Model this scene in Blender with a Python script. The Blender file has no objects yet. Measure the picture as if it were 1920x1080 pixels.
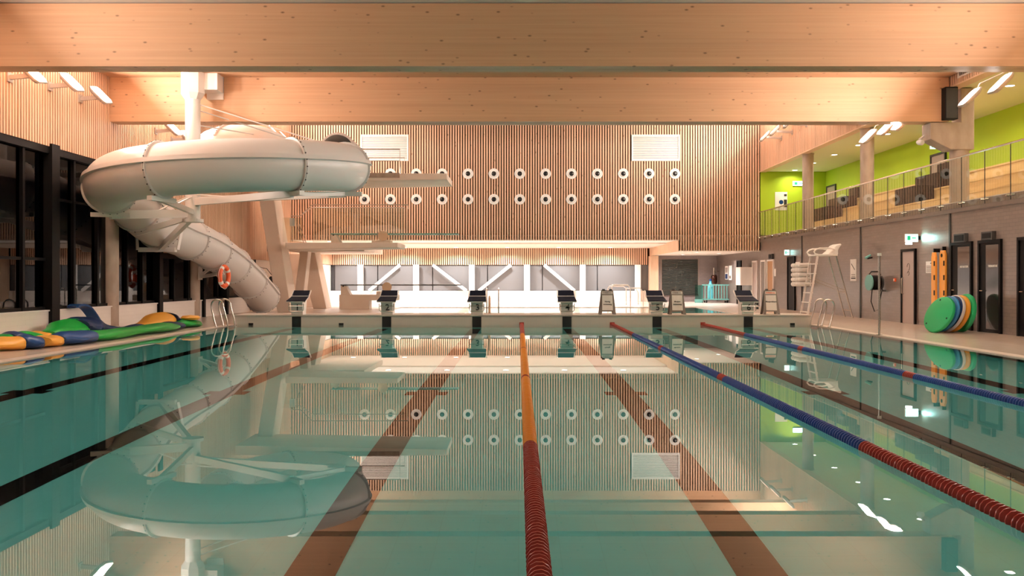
import bpy, math, random
from mathutils import Vector, Matrix, Quaternion
R = random.Random(7)
PI = math.pi
C = bpy.context.scene.collection
SC = bpy.context.scene

# ---------------------------------------------------------------- camera, world, exposure
F = 1692.0; VX, VY, CH = 972.0, 523.0, 1.28
cam = bpy.data.cameras.new('camera'); camo = bpy.data.objects.new('camera', cam); C.objects.link(camo)
camo.location = (0, 0, CH); camo.rotation_euler = (PI/2, 0, 0)
cam.sensor_width = 36.0; cam.lens = 36.0*F/1920
cam.shift_x = -(VX-960)/1920; cam.shift_y = (VY-540)/1920
cam.clip_end = 300
SC.camera = camo
w = bpy.data.worlds.new('night_sky'); SC.world = w; w.use_nodes = True
w.node_tree.nodes['Background'].inputs[0].default_value = (0.010, 0.013, 0.02, 1)
w.node_tree.nodes['Background'].inputs[1].default_value = 0.5
SC.view_settings.view_transform = 'Standard'; SC.view_settings.look = 'None'
SC.view_settings.gamma = 1.0; SC.view_settings.use_curve_mapping = False
SC.view_settings.exposure = -0.16
cy = SC.cycles
cy.use_denoising = True; cy.max_bounces = 12; cy.diffuse_bounces = 5; cy.glossy_bounces = 5
cy.transmission_bounces = 8; cy.transparent_max_bounces = 16; cy.sample_clamp_indirect = 8.0
cy.caustics_reflective = False; cy.caustics_refractive = True; cy.blur_glossy = 0.5

LAMP = (1.0, 0.89, 0.81)
FLOOD_W = 300.0      # one floodlight
DOWN_W = 170.0        # one downlight in the low hall
GAL_W = 36.0         # one gallery downlight

# ---------------------------------------------------------------- helpers
def PX(px, py, d):
    return Vector(((px-VX)*d/F, d, CH-(py-VY)*d/F))

class MB:
    def __init__(s): s.v = []; s.f = []
    def add(s, vs, fs):
        n = len(s.v); s.v += [tuple(v) for v in vs]; s.f += [tuple(i+n for i in f) for f in fs]; return s
    def box(s, x0, x1, y0, y1, z0, z1):
        vs = [(x, y, z) for z in (z0, z1) for y in (y0, y1) for x in (x0, x1)]
        return s.add(vs, [(0, 2, 3, 1), (4, 5, 7, 6), (0, 1, 5, 4), (2, 6, 7, 3), (0, 4, 6, 2), (1, 3, 7, 5)])
    def mbox(s, m, hx, hy, hz):
        vs = [m @ Vector((x, y, z)) for z in (-hz, hz) for y in (-hy, hy) for x in (-hx, hx)]
        return s.add(vs, [(0, 2, 3, 1), (4, 5, 7, 6), (0, 1, 5, 4), (2, 6, 7, 3), (0, 4, 6, 2), (1, 3, 7, 5)])
    def bar(s, a, b, w, h):
        a = Vector(a); b = Vector(b); t = (b-a); L = t.length; t.normalize()
        up = Vector((0, 0, 1)) if abs(t.z) < .98 else Vector((0, 1, 0))
        sd = t.cross(up).normalized(); u = sd.cross(t)
        m = Matrix((t, sd, u)).transposed().to_4x4(); m.translation = (a+b)/2
        return s.mbox(m, L/2, w/2, h/2)
    def prism(s, poly, axis, a, b):
        # poly: 2-D points; axis 0: (y,z), 1: (x,z), 2: (x,y)
        def P(p, t): return (t, p[0], p[1]) if axis == 0 else ((p[0], t, p[1]) if axis == 1 else (p[0], p[1], t))
        n = len(poly); vs = [P(p, a) for p in poly]+[P(p, b) for p in poly]
        fs = [tuple(range(n))[::-1], tuple(range(n, 2*n))]+[(i, (i+1) % n, n+(i+1) % n, n+i) for i in range(n)]
        return s.add(vs, fs)
    def cyl(s, a, b, r0, r1=None, n=16, cap=True):
        return s.tube([a, b], [r0, r0 if r1 is None else r1], n, cap)
    def tube(s, pts, r, n=8, cap=True, closed=False):
        pts = [Vector(p) for p in pts]; m = len(pts)
        rs = r if isinstance(r, (list, tuple)) else [r]*m
        t0 = (pts[1]-pts[0]).normalized()
        up = Vector((0, 0, 1)) if abs(t0.z) < .9 else Vector((0, 1, 0))
        sd = t0.cross(up).normalized(); rings = []
        for i, p in enumerate(pts):
            if closed: t = (pts[(i+1) % m]-pts[i-1])
            else: t = pts[min(i+1, m-1)]-pts[max(i-1, 0)]
            t.normalize(); sd = (sd-t*sd.dot(t)).normalized(); u = sd.cross(t)
            rings.append([p+(sd*math.cos(2*PI*k/n)+u*math.sin(2*PI*k/n))*rs[i] for k in range(n)])
        vs = [v for g in rings for v in g]; fs = []
        for i in range(m if closed else m-1):
            j = (i+1) % m
            for k in range(n):
                q = (k+1) % n; fs.append((i*n+k, i*n+q, j*n+q, j*n+k))
        if cap and not closed: fs += [tuple(range(n))[::-1], tuple(range((m-1)*n, m*n))]
        return s.add(vs, fs)
    def lathe(s, prof, c, ax, n=24, cap=True):
        # prof: (radius, height along ax)
        c = Vector(c); ax = Vector(ax).normalized()
        e = ax.orthogonal().normalized(); g = ax.cross(e)
        m = len(prof); vs = [c+ax*h+(e*math.cos(2*PI*k/n)+g*math.sin(2*PI*k/n))*r for r, h in prof for k in range(n)]
        fs = [(i*n+k, i*n+(k+1) % n, (i+1)*n+(k+1) % n, (i+1)*n+k) for i in range(m-1) for k in range(n)]
        if cap and prof[0][0] > 1e-6: fs.append(tuple(range(n))[::-1])
        if cap and prof[-1][0] > 1e-6: fs.append(tuple(range((m-1)*n, m*n)))
        return s.add(vs, fs)
    def build(s, name, mat, parent=None, smooth=False, bevel=0, kind=None, label=None, local=False):
        me = bpy.data.meshes.new(name); off = Vector((0, 0, 0))
        if parent is not None and not local:
            p = parent
            while p is not None: off += p.location; p = p.parent
        me.from_pydata([(v[0]-off.x, v[1]-off.y, v[2]-off.z) for v in s.v], [], s.f)
        me.materials.append(mat)
        import bmesh
        b = bmesh.new(); b.from_mesh(me); bmesh.ops.recalc_face_normals(b, faces=b.faces); b.to_mesh(me); b.free()
        if smooth:
            me.polygons.foreach_set('use_smooth', [True]*len(me.polygons))
            try: me.set_sharp_from_angle(angle=math.radians(42))
            except Exception: pass
        o = bpy.data.objects.new(name, me); C.objects.link(o)
        if parent is not None: o.parent = parent
        if bevel:
            bv = o.modifiers.new('bevel', 'BEVEL'); bv.width = bevel; bv.segments = 2; bv.limit_method = 'ANGLE'
        if kind: o['kind'] = kind
        if label: o['label'] = label
        return o

def tag(o, label, cat, group=None):
    o['label'] = label; o['category'] = cat
    if group: o['group'] = group
    return o
def thing(name, label, cat, loc, group=None):
    o = bpy.data.objects.new(name, None); C.objects.link(o); o.location = loc; o.empty_display_size = .2
    return tag(o, label, cat, group)
def struct(mb, name, mat, **k):
    return mb.build(name, mat, kind='structure', **k)
def copy_tree(o, parent=None):
    c = o.copy(); C.objects.link(c)
    if parent is not None: c.parent = parent
    for ch in list(o.children): copy_tree(ch, c)
    return c
def relabel(o, label): o['label'] = label; return o
def text(s, name, size, mat, parent, loc, rot=(PI/2, 0, 0), ext=.002, align='CENTER', label=None):
    cu = bpy.data.curves.new(name, 'FONT'); cu.body = s; cu.size = size; cu.extrude = ext
    cu.offset = .004 if size > .1 else .0015; cu.align_x = align; cu.align_y = 'CENTER'; cu.resolution_u = 3
    t = bpy.data.objects.new('tmp', cu); C.objects.link(t)
    me = bpy.data.meshes.new_from_object(t.evaluated_get(bpy.context.evaluated_depsgraph_get()))
    bpy.data.objects.remove(t); me.materials.clear(); me.materials.append(mat)
    o = bpy.data.objects.new(name, me); C.objects.link(o)
    if parent is not None:
        o.parent = parent
    o.location = loc; o.rotation_euler = rot
    if label: o['label'] = label
    return o

# ---------------------------------------------------------------- materials
def mat(name, col, rough=.5, metal=0, spec=.5, emit=None, es=0):
    m = bpy.data.materials.new(name); m.use_nodes = True; b = m.node_tree.nodes['Principled BSDF']
    b.inputs['Base Color'].default_value = (*col, 1); b.inputs['Roughness'].default_value = rough
    b.inputs['Metallic'].default_value = metal; b.inputs['Specular IOR Level'].default_value = spec
    if emit: b.inputs['Emission Color'].default_value = (*emit, 1); b.inputs['Emission Strength'].default_value = es
    return m
def nd(m, t, **k):
    n = m.node_tree.nodes.new(t)
    for a, v in k.items(): setattr(n, a, v)
    return n
def lk(m, a, b): m.node_tree.links.new(a, b)
def coords(m, scale=(1, 1, 1), kind='Object'):
    tc = nd(m, 'ShaderNodeTexCoord'); mp = nd(m, 'ShaderNodeMapping'); mp.inputs['Scale'].default_value = scale
    if kind == 'World':
        g = nd(m, 'ShaderNodeNewGeometry'); lk(m, g.outputs['Position'], mp.inputs[0])
    else: lk(m, tc.outputs[kind], mp.inputs[0])
    return mp.outputs[0]
def ramp(m, fac, stops):
    r = nd(m, 'ShaderNodeValToRGB'); e = r.color_ramp.elements
    while len(e) < len(stops): e.new(.5)
    for i, (p, c) in enumerate(stops): e[i].position = p; e[i].color = (*c, 1)
    lk(m, fac, r.inputs[0]); return r.outputs[0]
def mix(m, fac, a, b, blend='MIX'):
    x = nd(m, 'ShaderNodeMix', data_type='RGBA', blend_type=blend)
    for s, v in ((x.inputs[0], fac), (x.inputs[6], a), (x.inputs[7], b)):
        if isinstance(v, (int, float)): s.default_value = v
        elif isinstance(v, tuple): s.default_value = (*v, 1)
        else: lk(m, v, s)
    return x.outputs[2]
def noisy(name, c0, c1, sc=(3, 3, 3), detail=4, rough=.6, spec=.4, bump=0, metal=0):
    m = mat(name, c0, rough, metal, spec); b = m.node_tree.nodes['Principled BSDF']
    n = nd(m, 'ShaderNodeTexNoise'); n.inputs['Scale'].default_value = 1; n.inputs['Detail'].default_value = detail
    lk(m, coords(m, sc, 'World'), n.inputs['Vector'])
    lk(m, ramp(m, n.outputs[0], [(.3, c0), (.7, c1)]), b.inputs['Base Color'])
    if bump:
        bp = nd(m, 'ShaderNodeBump'); bp.inputs['Strength'].default_value = bump; bp.inputs['Distance'].default_value = .01
        lk(m, n.outputs[0], bp.inputs['Height']); lk(m, bp.outputs[0], b.inputs['Normal'])
    return m
def tiles(name, c0, c1, joint, w, h, axis='XZ', rough=.35, spec=.5, off=.5, jw=.003, bump=.4):
    m = mat(name, c0, rough, 0, spec); b = m.node_tree.nodes['Principled BSDF']
    g = nd(m, 'ShaderNodeNewGeometry'); sp = nd(m, 'ShaderNodeSeparateXYZ'); cb = nd(m, 'ShaderNodeCombineXYZ')
    lk(m, g.outputs['Position'], sp.inputs[0])
    for i, a in enumerate(axis): lk(m, sp.outputs['XYZ'.index(a)], cb.inputs[i])
    br = nd(m, 'ShaderNodeTexBrick'); lk(m, cb.outputs[0], br.inputs['Vector']); br.offset = off
    br.inputs['Scale'].default_value = 1; br.inputs['Brick Width'].default_value = w; br.inputs['Row Height'].default_value = h
    br.inputs['Mortar Size'].default_value = jw; br.inputs['Color1'].default_value = (*c0, 1)
    br.inputs['Color2'].default_value = (*c1, 1); br.inputs['Mortar'].default_value = (*joint, 1)
    lk(m, br.outputs['Color'], b.inputs['Base Color'])
    bp = nd(m, 'ShaderNodeBump'); bp.inputs['Strength'].default_value = bump; bp.inputs['Distance'].default_value = .003; bp.invert = True
    lk(m, br.outputs['Fac'], bp.inputs['Height']); lk(m, bp.outputs[0], b.inputs['Normal'])
    return m
def wood(name, base, dark, light, sc, knot_sc, rough=.5, knots=.055, lam=0):
    m = mat(name, base, rough, 0, .3); b = m.node_tree.nodes['Principled BSDF']
    n1 = nd(m, 'ShaderNodeTexNoise'); n1.inputs['Scale'].default_value = 1; n1.inputs['Detail'].default_value = 6
    lk(m, coords(m, sc, 'World'), n1.inputs['Vector'])
    col = ramp(m, n1.outputs[0], [(.25, dark), (.5, base), (.8, light)])
    n2 = nd(m, 'ShaderNodeTexNoise'); n2.inputs['Scale'].default_value = 1; n2.inputs['Detail'].default_value = 2
    lk(m, coords(m, tuple(s*.12 for s in sc), 'World'), n2.inputs['Vector'])
    col = mix(m, .55, col, ramp(m, n2.outputs[0], [(.3, tuple(v*.8 for v in base)), (.7, tuple(min(1, v*1.15) for v in base))]))
    if lam:
        wv = nd(m, 'ShaderNodeTexNoise', noise_dimensions='1D'); wv.inputs['Scale'].default_value = 1; wv.inputs['Detail'].default_value = 0
        g = nd(m, 'ShaderNodeNewGeometry'); sp = nd(m, 'ShaderNodeSeparateXYZ'); lk(m, g.outputs['Position'], sp.inputs[0])
        mt = nd(m, 'ShaderNodeMath', operation='DIVIDE'); lk(m, sp.outputs[2], mt.inputs[0]); mt.inputs[1].default_value = .04
        fl = nd(m, 'ShaderNodeMath', operation='FLOOR'); lk(m, mt.outputs[0], fl.inputs[0]); 
        m2 = nd(m, 'ShaderNodeMath', operation='MULTIPLY'); lk(m, fl.outputs[0], m2.inputs[0]); m2.inputs[1].default_value = 3.71
        lk(m, m2.outputs[0], wv.inputs['W'])
        col = mix(m, .5, col, mix(m, wv.outputs[0], tuple(v*.86 for v in base), tuple(min(1, v*1.12) for v in base)))
        fr = nd(m, 'ShaderNodeMath', operation='FRACT'); lk(m, mt.outputs[0], fr.inputs[0])
        ls = nd(m, 'ShaderNodeMath', operation='LESS_THAN'); lk(m, fr.outputs[0], ls.inputs[0]); ls.inputs[1].default_value = .05
        m3 = nd(m, 'ShaderNodeMath', operation='MULTIPLY'); lk(m, ls.outputs[0], m3.inputs[0]); m3.inputs[1].default_value = .18
        col = mix(m, m3.outputs[0], col, dark)
    v = nd(m, 'ShaderNodeTexVoronoi'); v.inputs['Scale'].default_value = 1; v.inputs['Randomness'].default_value = 1
    lk(m, coords(m, knot_sc, 'World'), v.inputs['Vector'])
    k = ramp(m, v.outputs['Distance'], [(0, (1, 1, 1)), (knots, (.6, .6, .6)), (knots*1.8, (0, 0, 0))])
    bw = nd(m, 'ShaderNodeSeparateColor'); lk(m, v.outputs['Color'], bw.inputs[0])
    gt = nd(m, 'ShaderNodeMath', operation='GREATER_THAN'); lk(m, bw.outputs[0], gt.inputs[0]); gt.inputs[1].default_value = .42
    mm = nd(m, 'ShaderNodeMath', operation='MULTIPLY'); lk(m, k, mm.inputs[0]); lk(m, gt.outputs[0], mm.inputs[1])
    col = mix(m, mm.outputs[0], col, tuple(v_*.35 for v_ in dark))
    lk(m, col, b.inputs['Base Color']); return m
def glass(name, tint, ior=1.5, rough=0.0, spec_boost=1.0):
    m = bpy.data.materials.new(name); m.use_nodes = True; nt = m.node_tree; nt.nodes.clear()
    o = nd(m, 'ShaderNodeOutputMaterial'); t = nd(m, 'ShaderNodeBsdfTransparent'); g = nd(m, 'ShaderNodeBsdfGlossy')
    g.inputs['Roughness'].default_value = rough; t.inputs[0].default_value = (*tint, 1)
    gm = nd(m, 'ShaderNodeNewGeometry'); dt = nd(m, 'ShaderNodeVectorMath', operation='DOT_PRODUCT')
    lk(m, gm.outputs['Normal'], dt.inputs[0]); lk(m, gm.outputs['Incoming'], dt.inputs[1])
    ab = nd(m, 'ShaderNodeMath', operation='ABSOLUTE'); lk(m, dt.outputs['Value'], ab.inputs[0])
    om = nd(m, 'ShaderNodeMath', operation='SUBTRACT'); om.inputs[0].default_value = 1; lk(m, ab.outputs[0], om.inputs[1])
    pw = nd(m, 'ShaderNodeMath', operation='POWER'); lk(m, om.outputs[0], pw.inputs[0]); pw.inputs[1].default_value = 5
    fr = nd(m, 'ShaderNodeMath', operation='MULTIPLY_ADD'); lk(m, pw.outputs[0], fr.inputs[0]); fr.inputs[1].default_value = .96; fr.inputs[2].default_value = .04
    mx = nd(m, 'ShaderNodeMixShader'); mu = nd(m, 'ShaderNodeMath', operation='MULTIPLY', use_clamp=True)
    mu.inputs[1].default_value = spec_boost
    lk(m, fr.outputs[0], mu.inputs[0]); lk(m, mu.outputs[0], mx.inputs[0]); lk(m, t.outputs[0], mx.inputs[1]); lk(m, g.outputs[0], mx.inputs[2])
    lk(m, mx.outputs[0], o.inputs[0]); return m

M = {}
M['glulam'] = wood('glulam', (.64, .37, .215), (.48, .25, .125), (.74, .48, .31), (.5, 9, 26), (3.6, 3.0, 7.5), .45, .095, lam=1)
M['slat'] = wood('slat_wood', (.73, .465, .315), (.59, .34, .205), (.82, .57, .42), (14, 14, 1.2), (6, 6, 2.4), .55, .09)
M['slat_back'] = mat('dark_batten_board', (.022, .008, .004), .9, 0, .1)
M['ply'] = wood('pale_plywood', (.74, .50, .34), (.62, .38, .24), (.82, .60, .44), (4, 2, 2), (1.5, 1.5, 1.5), .5, .02)
M['bench'] = wood('bench_timber', (.66, .46, .22), (.5, .33, .14), (.74, .55, .3), (5, 1, 9), (3, 1, 3), .45, .03)
M['soffit'] = mat('pale_soffit', (.74, .64, .56), .6)
M['ceiling'] = mat('white_ceiling', (.78, .71, .64), .8)
M['gel'] = mat('slide_gelcoat', (.68, .635, .615), .34, 0, .4)
M['gel_dark'] = mat('bolt_steel', (.06, .05, .05), .4, .8)
M['steelw'] = mat('white_painted_steel', (.80, .74, .70), .35)
M['steel'] = mat('brushed_steel', (.66, .62, .58), .22, 1)
M['conc'] = noisy('concrete', (.36, .27, .21), (.46, .36, .29), (5, 5, 2), 5, .7, .3, .25)
M['concl'] = noisy('pale_concrete', (.77, .63, .53), (.83, .70, .60), (1.5, 1.5, 1.5), 4, .55, .3)
M['deck'] = tiles('deck_tile', (.66, .55, .47), (.70, .59, .51), (.5, .41, .35), .2, .2, 'XY', .22, .5, 0, .003, .25)
M['bulk'] = tiles('bulkhead_tile', (.72, .63, .57), (.74, .65, .59), (.66, .57, .51), .25, .12, 'XZ', .3, .5, 0, .002, .2)
M['whitew'] = tiles('white_wall_tile', (.78, .70, .64), (.80, .72, .66), (.68, .6, .55), .3, .1, 'YZ', .3, .5, .5, .002, .2)
M['whitewx'] = tiles('white_wall_tile_far', (.80, .75, .70), (.82, .77, .72), (.72, .66, .6), .3, .1, 'XZ', .3, .5, .5, .002, .2)
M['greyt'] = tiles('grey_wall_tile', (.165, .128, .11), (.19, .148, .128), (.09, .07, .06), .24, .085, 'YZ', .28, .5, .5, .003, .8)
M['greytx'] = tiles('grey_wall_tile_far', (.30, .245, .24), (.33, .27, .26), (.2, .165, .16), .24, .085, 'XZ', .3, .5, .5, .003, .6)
M['black'] = mat('black_tile', (.012, .012, .013), .3)
M['line'] = mat('black_lane_tile', (.004, .0035, .0035), .6, 0, .1)
M['basin'] = tiles('turquoise_basin_tile', (.13, .66, .65), (.134, .675, .665), (.124, .63, .62), .25, .25, 'XY', .4, .3, 0, .003, .05)
M['navy'] = mat('navy_grip_surface', (.008, .010, .022), .8, 0, .15)
M['dark'] = mat('dark_frame', (.004, .0035, .0035), .5, 0, .1)
M['darkg'] = mat('dark_grey_metal', (.038, .036, .034), .45, 0, .3)
M['shutter'] = mat('grey_green_shutter', (.075, .082, .072), .35, .3)
M['green'] = noisy('lime_green_paint', (.40, .56, .022), (.42, .58, .026), (1, 1, 1), 2, .6, .3)
M['galc'] = mat('gallery_ceiling_paint', (.70, .66, .42), .8)
M['grey_blind'] = mat('grey_blind', (.15, .15, .155), .6)
M['grey_blindd'] = mat('dark_blind_joint', (.05, .05, .055), .6)
M['white'] = mat('white_paint', (.82, .79, .76), .5)
M['whiteb'] = mat('white_board', (.86, .82, .78), .5)
M['doorl'] = mat('greige_door', (.36, .28, .25), .4)
M['ink'] = mat('dark_ink', (.02, .02, .02), .6)
M['greya'] = mat('grey_plastic', (.16, .135, .115), .5)
M['teal'] = mat('teal_plastic', (.13, .36, .33), .4)
M['blinkb'] = mat('blue_hose', (.02, .16, .2), .35)
M['orange'] = mat('orange_plastic', (.85, .36, .05), .4)
M['ring'] = mat('lifebuoy_orange', (.85, .13, .035), .45)
M['fgreen'] = mat('green_vinyl', (.006, .27, .035), .38, 0, .35)
M['fblue'] = mat('blue_vinyl', (.006, .018, .07), .4, 0, .3)
M['fblue2'] = mat('mid_blue_vinyl', (.008, .045, .16), .38, 0, .3)
M['fyel'] = mat('yellow_vinyl', (.85, .40, .055), .38)
M['dgreen'] = mat('green_foam', (.008, .33, .11), .45)
M['dblue'] = mat('blue_foam', (.02, .16, .36), .45)
M['fl_or'] = mat('orange_float', (.95, .34, .035), .35)
M['fl_red'] = mat('dark_red_float', (.42, .045, .032), .3)
M['fl_blue'] = mat('blue_float', (.025, .075, .30), .3)
M['lamp'] = mat('lamp_diffuser', (.9, .9, .9), .5, emit=(1, .95, .9), es=9)
M['lampb'] = mat('lamp_housing', (.45, .38, .34), .4, .3)
M['exit'] = mat('lit_exit_panel', (.3, .8, .7), .5, emit=(.55, 1, .95), es=3.2)
M['exitg'] = mat('exit_green', (.01, .3, .12), .5, emit=(.02, .6, .25), es=.8)
M['glass'] = glass('clear_glass', (.95, .97, .95), 1.5, 0, 1.0)
M['wglass'] = glass('night_window_glass', (.2, .2, .2), 1.5, 0, .75)
# water: one smooth surface, true refraction
m = bpy.data.materials.new('pool_water'); m.use_nodes = True; nt = m.node_tree
nt.nodes.clear(); o = nd(m, 'ShaderNodeOutputMaterial'); g = nd(m, 'ShaderNodeBsdfGlass')
g.inputs['IOR'].default_value = 1.333; g.inputs['Roughness'].default_value = 0.0; g.inputs[0].default_value = (.97, 1, .99, 1)
n = nd(m, 'ShaderNodeTexNoise'); n.inputs['Scale'].default_value = 1; n.inputs['Detail'].default_value = 2
lk(m, coords(m, (1.1, .6, 1), 'World'), n.inputs['Vector'])
bp = nd(m, 'ShaderNodeBump'); bp.inputs['Strength'].default_value = .01; bp.inputs['Distance'].default_value = .004
lk(m, n.outputs[0], bp.inputs['Height']); lk(m, bp.outputs[0], g.inputs['Normal']); lk(m, g.outputs[0], o.inputs[0])
M['water'] = m

# ---------------------------------------------------------------- dimensions
XL, XR = -10.5, 11.1          # hall side walls
PL, PR = -7.8, 8.06           # racing pool
Y0, YB, YW, YF = 1.0, 25.0, 41.4, 50.5   # pool start, bulkhead, slatted end wall, far wall
LANE = [PX(x, 600, YB).x for x in (556, 725, 894, 1063, 1232, 1403)]
DEPTH = -1.1
zc1 = 6.52
def ceil_z(d): return zc1 if d < 23.6 else zc1+(d-23.6)*(9.45-zc1)/(YW-23.6)

# ---------------------------------------------------------------- pool basin, water, decks
b = MB(); b.box(PL, PR, Y0, YB, DEPTH-.2, DEPTH); b.box(PL-.25, PL, Y0-.25, YB+1.2, DEPTH-.2, -.03); b.box(PR, PR+.25, Y0-.25, YB+1.2, DEPTH-.2, -.03)
b.box(PL, PR, Y0-.25, Y0, DEPTH-.2, -.03)
basin = struct(b, 'floor', M['basin'])
for i, x in enumerate(LANE):
    l = MB(); l.box(x-.14, x+.14, Y0+1.5, YB-.6, DEPTH, DEPTH+.006); l.box(x-.26, x-.14, 11.15, 11.45, DEPTH, DEPTH+.006); l.box(x+.14, x+.26, 11.15, 11.45, DEPTH, DEPTH+.006)
    l.build('lane_line', M['line'], basin)
b = MB(); b.box(-5.2, 7.9, 26.2, 40.1, -2.2, -2.0); b.box(-5.45, -5.2, 26.2, 40.35, -2.2, -.03); b.box(7.9, 8.15, 26.2, 40.35, -2.2, -.03); b.box(-5.2, 7.9, 40.1, 40.35, -2.2, -.03)
struct(b, 'floor', M['basin'])
def sheet(x0, x1, y0, y1, z):
    return MB().add([(x0, y0, z), (x1, y0, z), (x1, y1, z), (x0, y1, z)], [(0, 1, 2, 3)])
wt = sheet(PL+.001, PR-.001, Y0+.001, YB-.001, 0).build('pool_water', M['water']); tag(wt, 'still turquoise water of the racing pool, mirroring the hall', 'water'); wt['kind'] = 'stuff'
wt = sheet(-5.199, 7.899, 26.21, 40.099, 0).build('pool_water', M['water']); tag(wt, 'pale water of the diving pool beyond the starting blocks', 'water'); wt['kind'] = 'stuff'
zd = .015
b = MB(); b.box(XL-.2, PL, -6, YB+1.2, -.6, zd)
struct(b, 'floor', M['deck'])
b = MB(); b.box(PR, XR, -6, YB+1.2, -.6, zd); struct(b, 'floor', M['deck'])
b = MB(); b.box(PL, PR, -6, Y0, -.6, zd); struct(b, 'floor', M['deck'])
b = MB(); b.box(XL-.2, -5.2, YB+1.2, YF, -.6, zd); b.box(-5.2, 7.9, 40.1, YF, -.6, zd); b.box(7.9, XR, YB+1.2, YF, -.6, zd); struct(b, 'floor', M['deck'])
# overflow grates along both long sides
for x0, x1, nm in ((PL-.28, PL-.04, 'trim_1'), (PR+.04, PR+.28, 'trim_2')):
    b = MB(); b.box(x0, x1, Y0, YB, zd, zd+.003)
    struct(b, nm, mat('overflow_grate', (.6, .5, .43), .5))
# bulkhead
b = MB(); b.box(PL-.06, PR+.04, YB, YB+1.2, -1.1, .255); b.box(PL-.06, PR+.04, YB-.03, YB+1.23, .255, .285)
bulk = b.build('pool_bulkhead', M['bulk']); tag(bulk, 'pale tiled bulkhead wall across the pool end, carrying the starting blocks', 'pool wall')
for i, x in enumerate(LANE):
    MB().box(x-.125, x+.125, YB-.012, YB, -.9, .235).build('black_tile_panel', M['black'], bulk)
for k in (-3, -2, 2+1):
    x = .09+2.5*k
    bb = MB(); bb.box(x-.065, x+.065, YB-.012, YB, -.055, .06)
    hl = bb.build('rope_anchor', M['darkg'], bulk); MB().box(x-.04, x+.04, YB-.018, YB-.012, -.03, .035).build('anchor_recess', M['black'], hl)

# ---------------------------------------------------------------- beams and ceilings
def beam(d, z0, z1, x0, x1, label):
    t = thing('timber_beam', label, 'beam', ((x0+x1)/2, d, z0))
    for k in range(2):
        MB().box(x0, x1, d+k*.245, d+.235+k*.245, z0, z1).build('glulam_ply', M['glulam'], t)
    MB().box(x0, x1, d+.235, d+.245, z0+.015, z1).build('joint_strip', M['dark'], t)
    return t
beam(17.1, 5.31, 6.5, XL, 11.35, 'nearest big glued timber roof beam, across the top of the hall')
beam(23.1, 5.31, 6.5, XL, 11.02, 'second big glued timber roof beam, resting on the concrete bracket')
beam(11.1, 5.31, 6.5, XL, 11.35, 'glued timber roof beam above the near water, out of direct view')
beam(29.1, 6.32, 7.3, XL, XR, 'glued timber beam of the raised roof, seen mirrored in the water')
beam(35.1, 7.42, 8.3, XL, XR, 'rearmost glued timber beam of the raised roof before the slatted wall')
b = MB(); b.box(XL, XR, -6, 23.6, zc1, zc1+.2); struct(b, 'ceiling', M['ceiling'])
b = MB(); b.prism([(23.6, zc1), (YW+.2, 9.45), (YW+.2, 9.65), (23.6, zc1+.2)], 0, XL, XR); struct(b, 'ceiling', M['ceiling'])
b = MB(); b.box(XL, 11.0, 22.1, 23.09, 6.44, 6.52); struct(b, 'trim_9', M['glulam'])
# low hall ceilings
b = MB(); b.box(XL, 7.36, YW, YF, 3.07, 3.3); c1 = struct(b, 'ceiling', M['white'])
MB().box(XL, 7.36, 44.5, YF, 3.0, 3.07).build('ceiling_step', M['soffit'], c1)
b = MB(); b.box(7.36, XR, YW, YF, 2.58, 3.3); struct(b, 'ceiling', M['soffit'])

# ---------------------------------------------------------------- slatted walls
def slats(axis, fixed, a0, a1, z0, z1, pitch, w, out, th=.045, skip=()):
    """vertical battens; axis 'x': along x on plane y=fixed, 'y': along y on plane x=fixed; z0/z1 may be functions"""
    b = MB(); n = int((a1-a0)/pitch)
    for i in range(n):
        a = a0+(i+.5)*pitch+R.uniform(-.0015, .0015); lo = z0(a) if callable(z0) else z0; hi = z1(a) if callable(z1) else z1
        segs = [(lo, hi)]
        for (s0, s1, c0, c1) in skip:
            if s0 < a < s1:
                ns = []
                for (p, q) in segs:
                    if c1 <= p or c0 >= q: ns.append((p, q))
                    else:
                        if c0 > p: ns.append((p, c0))
                        if c1 < q: ns.append((c1, q))
                segs = ns
        t = th+R.uniform(-.003, .003)
        for p, q in segs:
            if axis == 'x': b.box(a-w/2, a+w/2, min(fixed, fixed+out*t), max(fixed, fixed+out*t), p, q)
            else: b.box(min(fixed, fixed+out*t), max(fixed, fixed+out*t), a-w/2, a+w/2, p, q)
    return b
# end wall
zb = 3.07
b = MB(); b.prism([(XL, zb), (7.36, zb), (7.36, 2.58), (XR, 2.58), (XR, 9.45), (XL, 9.45)], 1, YW, YW+.25)
wb = struct(b, 'wall_back', M['slat_back'])
nozz = [(684+48.42*i, y) for y in (326, 374) for i in range(13)]
sk = []
vents = [(677, 766, 253, 302), (1184, 1274, 253, 302)]
for x0, x1, y0, y1 in vents:
    p = PX(x0, y1, YW); q = PX(x1, y0, YW); sk.append((p.x, q.x, p.z, q.z))
for nx, ny in nozz:
    p = PX(nx, ny, YW); sk.append((p.x-.15, p.x+.15, p.z-.15, p.z+.15))
slats('x', YW, XL, XR, lambda a: zb if a < 7.36 else 2.58, 8.43, .1185, .070, -1, skip=sk).build('slats', M['slat'], wb, kind='stuff')
MB().box(XL, XR, YW-.07, YW, 8.43, 9.45).build('cover_board', M['glulam'], wb)
MB().box(XL, 7.36, YW-.05, YW+.25, zb-.03, zb).build('edge_board', M['soffit'], wb)
MB().box(7.36, XR, YW-.05, YW+.25, 2.55, 2.58).build('edge_board', M['soffit'], wb)
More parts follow.
